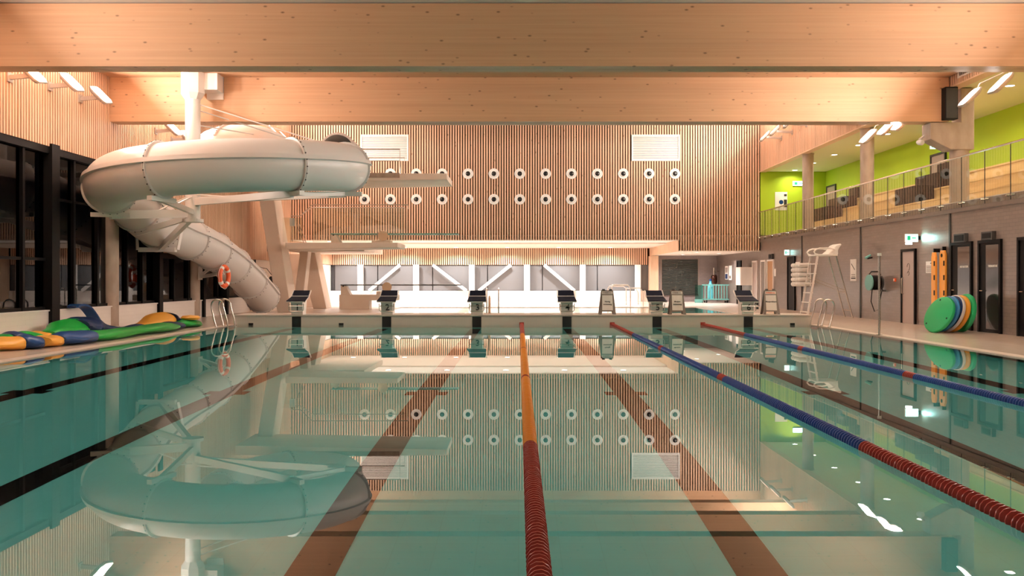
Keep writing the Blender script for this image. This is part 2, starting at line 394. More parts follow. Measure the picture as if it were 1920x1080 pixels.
# left wall: slats above, windows below
def ltop(a): return ceil_z(a)-.005
def lbot(a): return 4.24 if a < 26.0 else 2.05
b = MB(); b.box(XL-.25, XL, -6, 26, 4.24, zc1); b.prism([(26, 2.05), (YW, 2.05), (YW, 9.45), (23.6, zc1), (26, zc1)], 0, XL-.25, XL)
b.box(XL-.25, XL, YW, YF, 2.05, 3.3)
wl = struct(b, 'wall_left', M['slat_back'])
slats('y', XL, 8, YW, lbot, ltop, .1085, .062, 1).build('slats', M['slat'], wl, kind='stuff')
slats('y', XL, YW, YF, 2.07, 3.07, .1085, .072, 1).build('slats', M['slat'], wl, kind='stuff')
b = MB(); b.box(XL-.25, XL+.02, -6, 36, 0, .56); b.box(XL-.25, XL, 36, YF, 0, 2.05); lw = struct(b, 'wall_left', M['whitew'])
MB().box(XL-.3, XL+.05, -6, 36, .56, .59).build('window_sill', M['steelw'], lw)
# left windows
def lwin(n, y0, y1, z1, mulls, tr):
    f = MB(); f.box(XL-.2, XL+.03, y0, y1, z1-.16, z1)
    f.box(XL-.2, XL-.05, y0, y1, .59, .66)
    fr = struct(f, 'window_%d' % n, M['dark'])
    e = [y0]+mulls+[y1]
    for i, yy in enumerate(mulls):
        MB().box(XL-.2, XL-.02, yy-.045, yy+.045, .6, z1-.1).build('mullion', M['dark'], fr)
    for i in range(len(e)-1):
        MB().box(XL-.11, XL-.095, e[i]+.045, e[i+1]-.045, .64, z1-.14).build('pane', M['wglass'], fr)
        for t in tr:
            MB().box(XL-.16, XL-.05, e[i]+.045, e[i+1]-.045, t-.03, t+.03).build('transom', M['dark'], fr)
lwin(1, 8, 20.3, 4.24, [9.2, 10.4, 11.6, 12.8, 14, 15.2, 16.4, 17.4, 18.1, 19.2], [1.72])
lwin(2, 20.3, 26.3, 4.24, [21.4, 22.6, 24.3, 25.3], [3.1])
lwin(3, 26.3, 36, 2.05, [27.6, 28.8, 30.4, 31.6, 32.8, 34.2], [])
b = MB()
for dd, ww in ((20.3, .34), (26.3, .26), (29.95, .16), (32.3, .2)):
    fb = MB(); fb.box(XL-.2, XL+.1, dd-ww/2, dd+ww/2, zd, 4.3 if dd < 26.5 else 2.06)
    struct(fb, 'trim_3', M['dark'])
fb = MB(); fb.box(XL-.2, XL+.06, 17.1, 17.5, zd, 4.3); struct(fb, 'trim_4', M['dark'])
# black night boards outside are just the dark world
# left columns
for dd, lb in ((23.4, 'round concrete column between the left windows, nearest'), (29.4, 'round concrete column on the left behind the slide bracket'), (35.4, 'round concrete column on the left hidden by the slide end')):
    t = thing('concrete_column', lb, 'column', (XL-.12, dd, zd)); MB().cyl((XL-.12, dd, zd), (XL-.12, dd, 4.25 if dd < 26 else 2.05), .24, n=32).build('column_shaft', M['conc'], t, smooth=True)
    MB().lathe([(.25, 0), (.262, .0), (.262, .05), (.25, .05)], (XL-.12, dd, zd), (0, 0, 1), 32).build('column_collar', M['concl'], t)
# front wall behind the camera
b = MB(); b.box(XL-.2, XR+.2, -6.2, -6, 0, zc1); struct(b, 'wall_front', M['whitewx'])

# right wall: tile below, gallery above
GZ = 3.23; RW = XR
door_cuts = []
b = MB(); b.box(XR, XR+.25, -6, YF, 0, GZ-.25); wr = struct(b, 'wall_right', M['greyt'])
b = MB(); b.box(XR-.02, 14.1, -6, YW, GZ-.25, GZ); gf = struct(b, 'floor', M['soffit'])
MB().box(XR-.035, XR-.02, -6, YW, GZ-.27, GZ-.025).build('edge_cladding', M['greyt'], gf)
b = MB(); b.box(14.1, 14.3, -6, YW+.2, GZ, 6.4); gw = struct(b, 'wall_right', M['green'])
b = MB(); b.box(XR, 14.1, YW, YW+.2, GZ, 6.4); ge = struct(b, 'wall_back', M['green'])
b = MB(); b.box(XR+.02, 14.1, -6, YW, 6.2, 6.4); gc = struct(b, 'ceiling', M['galc'])
b = MB(); b.box(XR, XR+.22, -6, 23.6, 6.2, zc1); b.prism([(23.6, 6.2), (YW, 6.2), (YW, 9.45), (23.6, zc1)], 0, XR, XR+.22)
wf = struct(b, 'wall_right', M['slat_back'])
slats('y', XR, 8, YW, 6.2, lambda a: ceil_z(a)-.005, .1085, .070, -1, skip=[(19.4, 22.7, 6.32, 6.5)]).build('slats', M['slat'], wf, kind='stuff')
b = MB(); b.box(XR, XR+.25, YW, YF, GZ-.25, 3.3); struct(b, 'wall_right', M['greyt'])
MB().box(XR-.055, XR+.24, -6, YW-.05, 6.165, 6.2).build('edge_board', M['ply'], wf)
# side face between the two low ceilings
b = MB(); b.box(7.33, 7.36, YW, YF, 2.55, 3.07); struct(b, 'trim_5', M['ply'])

# far wall
b = MB(); b.box(XL, 7.36, YF, YF+.2, 2.07, 3.1); wfar = struct(b, 'wall_back', M['slat_back'])
slats('x', YF, XL, 7.3, 2.07, 3.0, .119, .075, -1).build('slats', M['slat'], wfar, kind='stuff')
b = MB(); b.box(XL, 7.36, YF-.1, YF+.2, 0, .62); struct(b, 'wall_back', M['whitewx'])
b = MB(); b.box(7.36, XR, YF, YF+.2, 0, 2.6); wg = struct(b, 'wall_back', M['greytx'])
b = MB(); b.box(XL, 7.36, YF+.12, YF+.2, .6, 2.1); win = struct(b, 'window_4', M['grey_blindd'])
def fx(px): return (px-VX)*YF/F
posts = [677, 781, 885, 988, 1092, 1195]; joints = [708, 811, 914, 1017, 1120]
ed = sorted([627, 1217]+[p for p in posts]+joints)
for i in range(len(ed)-1):
    x0, x1 = fx(ed[i])+.03, fx(ed[i+1])-.03
    MB().box(x0, x1, YF+.06, YF+.12, .64, 2.05).build('blind_panel', M['grey_blind'], win)
for p in posts:
    t = tag(MB().box(fx(p)-.16, fx(p)+.16, YF-.27, YF-.102, zd, 2.07).build('steel_post', M['white'], None, bevel=.01), 'white post in front of the far grey blinds, above the %s' % {677: 'one-metre springboard base', 781: 'low springboard tip', 885: 'third starting block', 988: 'start of the orange rope', 1092: 'fourth starting block', 1195: 'white pool hoist'}[p], 'post')
for (a, c, lb) in (((751, 2.06), (693, .62), 'white diagonal brace leaning right above block two'), ((812, 2.06), (875, .62), 'white diagonal brace leaning left beside block three'), ((958, 2.06), (898, .62), 'white diagonal brace leaning right, just right of block three'), ((1020, 2.06), (1077, .62), 'white diagonal brace leaning left above block four')):
    tag(MB().bar((fx(a[0]), YF-.2, a[1]), (fx(c[0]), YF-.2, c[1]), .12, .17).build('diagonal_brace', M['white']), lb, 'brace')
# white pillar at the grey bay
tag(MB().box(7.27, 7.70, 49.6, YF, zd, 2.55).build('boxed_pillar', M['ply'], None, bevel=.01), 'pale boxed pillar left of the dark roller shutter', 'pillar')

# ---------------------------------------------------------------- far bay objects
t = thing('roller_shutter', 'dark grey roller shutter in the tiled wall behind block five', 'shutter', (9.0, YF, .38))
MB().box(fx(1238)+.0, fx(1311), YF-.03, YF-.001, .34, 2.42).build('shutter_frame', M['doorl'], t)
n = 24
for k in range(n):
    z0 = .40+k*(1.98/n)
    MB().prism([(YF-.06, z0+.01), (YF-.075, z0+.03), (YF-.075, z0+.055), (YF-.05, z0+.076), (YF-.03, z0+.076), (YF-.03, z0)], 0, fx(1241), fx(1308)).build('shutter_slat', M['shutter'], t)
MB().box(fx(1240), fx(1309), YF-.09, YF-.03, .36, .41).build('bottom_rail', M['darkg'], t)
def wall_item_r(px0, px1, py0, py1, th=.03):
    """rectangle on the right wall from pixels -> (y0,y1,z0,z1)"""
    ya = XR*F/(px1-VX); yb = XR*F/(px0-VX); ym = (ya+yb)/2
    return ya, yb, CH-(py1-VY)*ym/F, CH-(py0-VY)*ym/F

# ---------------------------------------------------------------- nozzles and vents on the end wall
def make_nozzle(nx, ny, label):
    p = PX(nx, ny, YW); t = thing('air_nozzle', label, 'air nozzle', (p.x, YW, p.z), 'round air nozzles on the slatted wall')
    c = (p.x, YW, p.z)
    MB().lathe([(.0, .0), (.24, .0), (.245, .05), (.235, .075), (.19, .085), (.16, .07), (.15, .09), (.125, .115), (.112, .11), (.105, .06)], c, (0, -1, 0), 32).build('rim', M['white'], t, smooth=True)
    MB().lathe([(.106, .0), (.106, .075), (.09, .09), (.0, .095)], c, (0, -1, 0), 24).build('throat', M['black'], t, smooth=True)
    return t
ordn = ['first', 'second', 'third', 'fourth', 'fifth', 'sixth', 'seventh', 'eighth', 'ninth', 'tenth', 'eleventh', 'twelfth', 'thirteenth']
nz0 = None
for j, y in enumerate((326, 374)):
    for i in range(13):
        x = 684+48.42*i; lb = 'round white air nozzle, %s from the left in the %s row of the slatted wall' % (ordn[i], ('upper', 'lower')[j])
        if nz0 is None: nz0 = make_nozzle(x, y, lb)
        else:
            o = copy_tree(nz0); p = PX(x, y, YW); o.location = (p.x, YW, p.z); relabel(o, lb)
for (x0, x1, y0, y1), lb in zip(vents, ('white louvred air grille on the slatted wall beside the slide', 'white louvred air grille at the upper right of the slatted wall')):
    p = PX(x0, y1, YW); q = PX(x1, y0, YW); t = thing('air_grille', lb, 'air grille', ((p.x+q.x)/2, YW, p.z))
    f = MB(); f.box(p.x, q.x, YW-.09, YW, p.z, p.z+.06); f.box(p.x, q.x, YW-.09, YW, q.z-.06, q.z); f.box(p.x, p.x+.06, YW-.09, YW, p.z+.06, q.z-.06); f.box(q.x-.06, q.x, YW-.09, YW, p.z+.06, q.z-.06)
    f.build('frame', M['white'], t)
    MB().box(p.x+.06, q.x-.06, YW-.02, YW, p.z+.06, q.z-.06).build('backing', M['greya'], t)
    s = MB(); n = 17; h = (q.z-p.z-.12)/n
    for k in range(n):
        z = p.z+.06+k*h
        s.prism([(YW-.075, z+h*.1), (YW-.075, z+h*.25), (YW-.03, z+h*.95), (YW-.03, z+h*.8)], 0, p.x+.06, q.x-.06)
    s.build('louvres', M['whiteb'], t, kind='stuff')
# grille in the fascia above the gallery
t = thing('air_grille', 'small white louvred grille above the gallery, between the two beams', 'air grille', (XR, 21, 6.32))
MB().box(XR-.06, XR, 19.4, 22.7, 6.32, 6.5).build('frame', M['whiteb'], t)
s = MB()
for k in range(36): s.box(XR-.075, XR-.06, 19.55+k*.085, 19.59+k*.085, 6.36, 6.47)
s.build('louvres', M['greya'], t, kind='stuff')

# ---------------------------------------------------------------- lamps
def area(name, loc, d, sx, sy, power, col=LAMP):
    l = bpy.data.lights.new(name, 'AREA'); l.shape = 'RECTANGLE'; l.size = sx; l.size_y = sy; l.energy = power; l.color = col
    o = bpy.data.objects.new(name, l); C.objects.link(o); o.location = loc
    o.rotation_euler = Vector(d).to_track_quat('-Z', 'Y').to_euler(); return o
def floodlight(c, side, label, rod, power=FLOOD_W, tilt=.68, yaw=0.0):
    """side=+1 on the left wall (faces +x and up), -1 on the right"""
    c = Vector(c); t = thing('floodlight', label, 'floodlight', c, 'white floodlights on the long walls')
    n = Vector((side*.68, yaw-.26, tilt)).normalized(); yx = Vector((0, 1, 0)); yx = (yx-n*n.y).normalized(); u = n.cross(yx)
    m = Matrix((yx, u, n)).transposed().to_4x4(); m.translation = c
    h = MB(); hx, hu = .17, .29
    oc = [(hx*a, hu*b) for a, b in ((-1, -.7), (-.7, -1), (.7, -1), (1, -.7), (1, .7), (.7, 1), (-.7, 1), (-1, .7))]
    vs = [m @ Vector((x*.8, y*.8, -.07)) for x, y in oc]+[m @ Vector((x, y, -.015)) for x, y in oc]+[m @ Vector((x, y, .02)) for x, y in oc]
    h.add(vs, [tuple(range(8)), tuple(range(16, 24))]+[(r*8+i, r*8+(i+1) % 8, r*8+8+(i+1) % 8, r*8+8+i) for r in (0, 1) for i in range(8)])
    h.build('housing', M['lampb'], t)
    g = MB(); g.add([m @ Vector((x*.9, y*.9, .022)) for x, y in oc]+[m @ Vector((x*.86, y*.86, .03)) for x, y in oc], [tuple(range(8)), tuple(range(8, 16))]+[(i, (i+1) % 8, 8+(i+1) % 8, 8+i) for i in range(8)])
    g.build('diffuser', M['lamp'], t)
    br = MB()
    if rod:
        a = m @ Vector((0, .0, -.07)); z1 = 6.2
        br.tube([a, a+Vector((.18, 0, .35)), (XR+.12, a.y, z1-.14), (XR+.12, a.y, z1)], .018, 8)
        br.box(XR+.06, XR+.18, a.y-.05, a.y+.05, z1-.015, z1)
    else:
        wx = XL+.045 if side > 0 else XR-.045; a = m @ Vector((0, 0, -.07))
        br.bar((wx, a.y, a.z-.04), (a.x, a.y, a.z), .07, .09); br.box(min(wx, wx+side*.03), max(wx, wx+side*.03), a.y-.09, a.y+.09, a.z-.13, a.z+.06)
    br.build('bracket', M['lampb'], t)
    l = area('flood_glow', m @ Vector((0, 0, .045)), n, .36, .48, power); l.parent = t; l.location = l.location-c
    return t
fl = 'left wall floodlight, '
fw = FLOOD_W
for d, z, lb in ((18.5, 5.5, 'left floodlight nearest the first beam, partly under it'), (20.1, 5.66, 'left floodlight halfway between the two beams'), (21.5, 5.66, 'left floodlight nearest the end of the second beam')):
    floodlight((XL+.55, d, z), 1, 'white '+lb, False)
for d, z, lb in ((26.0, 5.62, 'left floodlight just behind the second beam'), (27.2, 5.55, 'left floodlight half hidden by the white slide pole')):
    floodlight((XL+.55, d, z), 1, 'white '+lb, False)
for d, lb in ((36.3, 'rearmost but one'), (38.2, 'rearmost')):
    floodlight((XL+.6, d, 7.3), 1, 'white floodlight high on the left wall, '+lb, False, FLOOD_W*1.4, yaw=.3)
for d, z, lb in ((19.0, 5.40, 'outermost right, hanging on a rod under the first beam'), (20.3, 5.37, 'second from the right edge, hanging above the gallery rail'), (23.95, 5.42, 'just behind the second beam, peeping below it'), (24.9, 5.45, 'right of the middle gallery column'), (26.2, 5.42, 'overlapping the middle gallery column')):
    floodlight((10.15, d, z), -1, 'white floodlight '+lb, True, FLOOD_W*(1.25 if d < 21 else 1), yaw=.2 if d < 21 else 0)
for d, lb in ((34.6, 'nearest of the three in the far right corner'), (36.4, 'middle one of three in the far corner'), (37.9, 'deepest of three in the far corner')):
    floodlight((XR-.75, d, 7.28), -1, 'white floodlight high on the right slats, '+lb, False, FLOOD_W*1.4, yaw=.45)
floodlight((XL+.6, 31.5, 7.3), 1, 'added unseen floodlight high on the left wall, brightening the slatted end wall', False, FLOOD_W*1.8, yaw=.6)  # added pair, hidden by the second beam, to brighten the slatted end wall
floodlight((XR-.75, 31.5, 7.28), -1, 'added unseen floodlight high on the right slats, brightening the slatted end wall', False, FLOOD_W*1.8, yaw=.6)  # right-hand twin, likewise added to lift the end wall's brightness
# lamps nearer than the frame shows, on the same lines
for d in (7.5, 9.2, 13.0, 14.6):
    wd = {7.5: 'first', 9.2: 'second', 13.0: 'third', 14.6: 'fourth'}[d]
    floodlight((XL+.55, d, 5.6), 1, 'white floodlight on the left wall outside the picture, %s from the near end' % wd, False)
    floodlight((10.15, d, 5.4), -1, 'white floodlight hanging on the right outside the picture, %s from the near end' % wd, True)
def downlight(x, y, z, r, label, power, grp, col=LAMP):
    t = thing('downlight', label, 'downlight', (x, y, z), grp)
    MB().lathe([(r*1.2, 0), (r*1.2, -.012), (r, -.012), (r, 0)], (x, y, z), (0, 0, 1), 20, cap=False).build('trim_ring', M['white'], t)
    MB().lathe([(r*.98, -.002), (r*.98, -.008)], (x, y, z), (0, 0, 1), 20).build('lens', M['lamp'], t)
    l = area('down_glow', (x, y, z-.02), (0, 0, -1), r*1.8, r*1.8, power, col); l.parent = t; l.location = (0, 0, -.02)
    l.data.spread = math.radians(150)
k = 0
for d in (43.0, 49.2):
    for i, x in enumerate((-9, -6.2, -3.4, -.6, 2.2, 5.0)):
        downlight(x, d, 3.07 if d < 44 else 3.0, .13, 'round recessed light in the low far ceiling, %s from the left in the %s row' % (ordn[i], 'front' if d < 44 else 'rear'), DOWN_W, 'recessed lights of the low far ceiling', (1, .965, .94))
for i, (x, d) in enumerate(((8.6, 43.5), (10.2, 46.0), (8.8, 48.3))):
    downlight(x, d, 2.58, .1, 'recessed light over the grey tiled bay, %s from the pool' % ordn[i], DOWN_W*.6, 'recessed lights over the tiled bay', (1, .95, .93))
for i in range(13):
    d = 40.8-2.55*i
    downlight(12.5, d, 6.2, .11, 'recessed gallery light, %s from the green end wall' % ordn[i], GAL_W, 'recessed lights of the gallery ceiling', (1, .9, .7))

# ---------------------------------------------------------------- gallery
for (dd, lb) in ((35.4, 'round concrete gallery column nearest the green end wall'), (29.4, 'round concrete gallery column in the middle, below a floodlight')):
    x = 11.36; t = thing('concrete_column', lb, 'column', (x, dd, GZ))
    MB().cyl((x, dd, GZ), (x, dd, 6.2), .215, n=32).build('column_shaft', M['conc'], t, smooth=True)
    MB().lathe([(.22, 0), (.235, 0), (.235, .04), (.22, .04)], (x, dd, 6.155), (0, 0, 1), 32).build('column_cap', M['conc'], t)
x = 11.43; t = thing('concrete_column', 'concrete gallery column with a bracket carrying the second beam', 'column', (x, 23.4, GZ))
MB().cyl((x, 23.4, GZ), (x, 23.4, 4.62), .235, n=32).build('column_shaft', M['conc'], t, smooth=True)
cb = MB(); cb.prism([(10.57, 5.30), (10.57, 4.87), (11.1, 4.6), (11.70, 4.6), (11.70, 6.18), (11.35, 6.18), (11.35, 5.30)], 1, 23.15, 23.65)
cb.build('corbel', M['conc'], t, bevel=.02)
MB().box(10.62, 11.3, 23.2, 23.6, 5.30, 5.308).build('bearing_pad', M['black'], t)
sp = thing('loudspeaker', 'flat black loudspeaker at the right end of the second beam', 'loudspeaker', (10.99, 22.95, 5.32))
MB().box(10.82, 11.14, 22.86, 23.09, 5.33, 6.15).build('cabinet', M['dark'], sp, bevel=.01)
MB().box(10.84, 11.12, 22.85, 22.86, 5.36, 6.12).build('grille_cloth', M['darkg'], sp)
cm = thing('security_camera', 'small white security camera on the left face of the concrete bracket', 'camera', (10.5, 23.6, 4.9))
MB().lathe([(0, 0), (.05, 0), (.07, .05), (.07, .17), (.055, .2), (0, .2)], (10.4, 23.5, 4.84), (.2, -.9, -.2), 16).build('housing', M['white'], cm, smooth=True)
MB().bar((10.57, 23.5, 5.0), (10.42, 23.45, 4.9), .04, .05).build('mount', M['white'], cm)
# balustrade
gb = thing('glass_balustrade', 'frameless glass balustrade with slim handrail along the gallery edge', 'balustrade', (XR-.08, 26, GZ-.2))
y = 14.6; pan = []
while y < YW-.2:
    y1 = min(y+1.12, YW-.03)
    MB().box(XR-.09, XR-.075, y+.012, y1-.012, GZ-.17, 4.30).build('glass_panel', M['glass'], gb)
    for s in (y+.1, y1-.1):
        cl = MB(); cl.cyl((XR-.13, s, GZ-.07), (XR-.02, s, GZ-.07), .022, n=10)
        cl.build('clamp', M['steel'], gb)
    MB().box(XR-.092, XR-.073, y1-.005, y1+.005, GZ-.17, 4.30).build('joint_strip', M['darkg'], gb)
    y = y1
rl = MB(); rl.tube([(XR-.083, 14.6, 4.325), (XR-.083, YW-.05, 4.325)], .024, 10); rl.build('handrail', M['steel'], gb, smooth=True)
# bleachers: wood tiers
bl = thing('timber_bleachers', 'stepped timber seating tiers along the green gallery wall', 'bleachers', (13.3, 26, GZ))
for k, (xa, z) in enumerate(((12.35, 3.66), (12.95, 4.09), (13.5, 4.5))):
    MB().box(xa, 14.09 if k == 2 else (12.95, 13.5)[k], 12, 38.6-k*.6, GZ, z-.045).build('riser', M['bench'], bl)
    MB().box(xa-.03, 14.09 if k == 2 else (12.95, 13.5)[k], 12, 38.6-k*.6, z-.045, z).build('seat_board', M['bench'], bl)
for (sp_, wh) in ((((28.05, 29.5), (27.9, 29.45), (28.3, 29.1)), 'middle'), (((36.0, 37.8), (35.9, 37.7), (36.1, 36.9)), 'end')):
    gst = thing('bench_cover', 'dark stepped cover over the timber tiers, by the %s' % {'middle': 'bracket column', 'end': 'green end wall door'}[wh], 'cover', (13, sp_[0][0], 3.66))
    for k, (xa, xb, z) in enumerate(((12.3, 12.93, 3.665), (12.94, 13.48, 4.095), (13.49, 14.05, 4.505))):
        MB().box(xa, xb, sp_[k][0], sp_[k][1], z, z+.52-.03*k).build('cover_block', M['dark'], gst, bevel=.02)
# green wall doors
def wdoor(name, x, y0, y1, z0, z1, leafm, framem, side, label=None, open_=0):
    f = MB(); s = side; fx0, fx1 = sorted((x, x+s*.06))
    f.box(fx0, fx1, y0, y0+.07, z0, z1); f.box(fx0, fx1, y1-.07, y1, z0, z1); f.box(fx0, fx1, y0+.07, y1-.07, z1-.07, z1)
    d = struct(f, name, framem)
    lx0, lx1 = sorted((x+s*.005, x+s*.03))
    MB().box(lx0, lx1, y0+.07, y1-.07, z0+.005, z1-.07).build('leaf', leafm, d)
    return d
d = wdoor('door_1', 14.1, 29.7, 30.8, GZ, 5.5, M['doorl'], M['darkg'], -1)
d = wdoor('door_2', 14.1, 40.0, 41.2, GZ, 5.5, M['doorl'], M['darkg'], -1)
# poster and door on the green end wall
t = thing('wall_poster', 'white poster with a pictogram on the green end wall', 'poster', (11.85, YW, 3.9))
p0 = PX(1453, 390, YW); p1 = PX(1476, 360, YW)
MB().box(p0.x, p1.x, YW-.02, YW-.003, p0.z-.1, p1.z).build('sheet', M['whiteb'], t)
MB().box(p1.x-.16, p1.x-.02, YW-.024, YW-.02, p1.z-.7, p1.z-.35).build('print_block', M['darkg'], t)
MB().lathe([(0, 0), (.1, 0), (.1, .004), (0, .004)], ((p0.x+p1.x)/2, YW-.021, (p0.z+p1.z)/2-.1), (0, -1, 0), 16).build('pictogram', M['fblue2'], t)
MB().box(p1.x-.15, p1.x-.03, YW-.024, YW-.02, p1.z-.2, p1.z-.1).build('print_block', M['darkg'], t)
def exit_sign(name, label, c, wx, wz, normal_y=True, th=.04, gl=2.5):
    t = thing(name, label, 'exit sign', c)
    x, y, z = c
    if normal_y:
        MB().box(x-wx/2-.012, x+wx/2+.012, y, y+th, z-wz/2-.012, z+wz/2+.012).build('case', M['white'], t)
        MB().box(x-wx/2, x+wx/2, y-.006, y, z-wz/2, z+wz/2).build('lit_panel', M['exit'], t)
        MB().box(x-wx*.36, x-wx*.1, y-.009, y-.006, z-wz*.3, z+wz*.3).build('pictogram', M['exitg'], t)
        MB().bar((x+wx*.02, y-.008, z), (x+wx*.35, y-.008, z), .003, wz*.16).build('arrow', M['exitg'], t)
    l = area('sign_glow', (x, y-.03, z), (0, -1, 0), wx, wz, gl, (.5, 1, .95)); l.parent = t; l.location = (0, -.03, 0)
    return t
exit_sign('exit_sign', 'green lit exit sign on the green gallery end wall', tuple(PX(1497, 344, YW-.045)), .5, .2)
t = exit_sign('exit_sign', 'green lit round exit light over the gallery door beside the bracket', (13.96, 30.3, 5.75), .26, .2)
# ventilation/sound panel hanging (pale teal) at gallery ceiling corner
# ---------------------------------------------------------------- right wall items
doors = [(1383, 1391, 490, 560, 'dark'), (1412, 1421, 488, 578, 'doorl'), (1428, 1437, 487, 578, 'glassd'), (1440, 1452, 487, 578, 'oak'), (1478, 1492, 481, 580, 'dark'), (1692, 1719, 465, 608, 'greige'), (1785, 1825, 456, 622, 'dark'), (1837, 1880, 451, 628, 'dark'), (1911, 1950, 448, 640, 'dark')]
oak = wood('oak_door', (.42, .22, .09), (.3, .14, .05), (.5, .29, .13), (8, 8, 1), (3, 3, 3), .4, .02)
dglass = mat('smoked_glass_panel', (.02, .018, .016), .1, 0, .5)
for n_, (x0, x1, y0, y1, kind) in enumerate(doors):
    ya, yb, z0, z1 = wall_item_r(x0, x1, y0, y1); z0 = zd; z1 = {481: 2.2, 465: 2.13, 490: 2.1}.get(y0, 2.13)
    if kind == 'dark': z1 = 2.2
    lm = {'doorl': M['doorl'], 'glassd': M['greya'], 'oak': oak, 'dark': M['dark'], 'greige': M['doorl']}[kind]
    d = wdoor('door_%d' % (n_+3), XR, ya, yb, z0, z1, lm, M['dark'] if kind in ('dark', 'greige') else M['steelw'], -1)
    if kind == 'dark' and x0 > 1700:
        MB().box(XR-.036, XR-.03, ya+.12, ya+(yb-ya)*.66, .1, z1-.12).build('glazing', dglass, d)
        text('INSTRUKTØR' if x0 < 1800 else 'TREBADSTUE', 'lettering', .07, M['whiteb'], d, (XR-.038, ya+(yb-ya)*.36, 1.58), (PI/2, 0, -PI/2))
        hb = MB(); hb.tube([(XR-.03, yb-.16, 1.0), (XR-.08, yb-.16, 1.0), (XR-.08, yb-.28, 1.0)], .012, 8); hb.build('handle', M['steel'], d, smooth=True)
    if kind == 'greige':
        hb = MB(); yy = yb-.15; hb.tube([(XR-.03, yy, .85), (XR-.09, yy, .87), (XR-.09, yy, 1.3), (XR-.03, yy, 1.32)], .014, 8); hb.build('handle', M['steel'], d, smooth=True)
        ym = (ya+yb)/2
        lg = MB(); lg.tube([(XR-.033, ym+.08*math.cos(a), 1.62+.1*math.sin(a)) for a in [i*PI/12 for i in range(0, 18)]], .006, 6); lg.tube([(XR-.033, ym+.05*math.cos(a), 1.44+.06*math.sin(a)) for a in [i*PI/8 for i in range(0, 14)]], .006, 6)
        lg.build('pictogram', M['darkg'], d)
# joints on wall / downpipes
for i, px in enumerate((1504, 1614, 1782)):
    yy = XR*F/(px-VX)
    struct(MB().box(XR-.03, XR, yy-.035, yy+.035, zd, GZ-.25), 'trim_%d' % (6+i), M['darkg'])
for x0, x1, y0, y1, lb in ((1795, 1816, 438, 455, 'dark square vent box above the first dark door'), (1847, 1868, 434, 450, 'dark square vent box above the second dark door'), (1445, 1451, 476, 486, 'small grey box above the oak door')):
    ya, yb, z0, z1 = wall_item_r(x0, x1, y0, y1)
    t = thing('vent_box', lb, 'vent box', (XR, (ya+yb)/2, z0)); MB().box(XR-.1, XR-.001, ya, yb, z0, z1).build('casing', M['darkg'], t, bevel=.008); MB().box(XR-.11, XR-.1, ya+.06, yb-.06, z0+.04, z1-.04).build('cover', M['dark'], t)
def notice(x0, x1, y0, y1, label, cols, name='notice'):
    ya, yb, z0, z1 = wall_item_r(x0, x1, y0, y1)
    t = thing(name, label, 'notice', (XR, (ya+yb)/2, z0)); MB().box(XR-.015, XR-.001, ya, yb, z0, z1).build('sheet', M['whiteb'], t)
    for i, (a0, a1, b0, b1, mm) in enumerate(cols):
        MB().box(XR-.018, XR-.015, ya+(yb-ya)*a0, ya+(yb-ya)*a1, z0+(z1-z0)*b0, z0+(z1-z0)*b1).build('print_block', M[mm], t)
    return t
n1 = notice(1595, 1606, 486, 527, 'tall white notice with a black arrow right of the lifeguard chair', [(.15, .8, .28, .31, 'greya'), (.15, .8, .2, .23, 'greya'), (.1, .85, .1, .16, 'ink')])
ya, yb, z0, z1 = wall_item_r(1595, 1606, 486, 527)
MB().bar((XR-.017, yb-.1, z1-.15), (XR-.017, ya+.12, z1-.35), .004, .03).build('arrow', M['ink'], n1)
n1 = notice(1737, 1750, 490, 512, 'white rules sheet between the grey door and the orange boards', [(.1, .9, .1+.12*k, .15+.12*k, 'greya') for k in range(5)]+[(.1, .35, .75, .9, 'greya')])
n1 = notice(1492, 1500, 491, 532, 'narrow white notice beside the white float rack', [(.2, .8, .8, .83, 'greya')])
n1 = notice(1451, 1455, 504, 518, 'tiny white notice beside the oak door', [])
n1 = notice(1360, 1365, 499, 524, 'slim poster with a blue foot in the tiled bay', [(.1, .9, .05, .42, 'fblue2'), (.1, .9, .5, .9, 'doorl')], 'poster')
n1 = notice(1367, 1372, 498, 525, 'slim pale poster in the tiled bay, next to the one with the blue foot', [(.2, .8, .1, .3, 'greya')], 'poster')
# exit signs
y_ = XR*F/(1706-VX)
es = exit_sign('exit_sign', 'lit exit sign projecting over the grey door, glowing on the tiles', (XR-.25, 24.9, 2.41), .34, .2)
MB().box(XR-.07, XR, 24.9, 24.96, 2.36, 2.46).build('bracket', M['dark'], es)
MB().box(XR-.4, XR-.24, 24.88, 24.96, 2.23, 2.28).build('emergency_lamp', M['lamp'], es)
l = area('side_glow', (XR-.09, 24.7, 2.41), (1, -.35, 0), .3, .1, 5, (.45, 1, .95)); l.parent = es; l.location = (.16, -.2, 0)
exit_sign('exit_sign', 'small lit exit sign above the far dark door', (XR-.12, 36.9, 2.36), .19, .2, gl=.4)
# fire alarm button
t = thing('alarm_button', 'small red alarm button left of the grey door', 'alarm button', (XR, 26.55, 1.25))
MB().box(XR-.05, XR-.001, 26.5, 26.6, 1.2, 1.3).build('case', M['ring'], t, bevel=.006); MB().cyl((XR-.06, 26.55, 1.25), (XR-.05, 26.55, 1.25), .03, n=12).build('button', M['whiteb'], t)
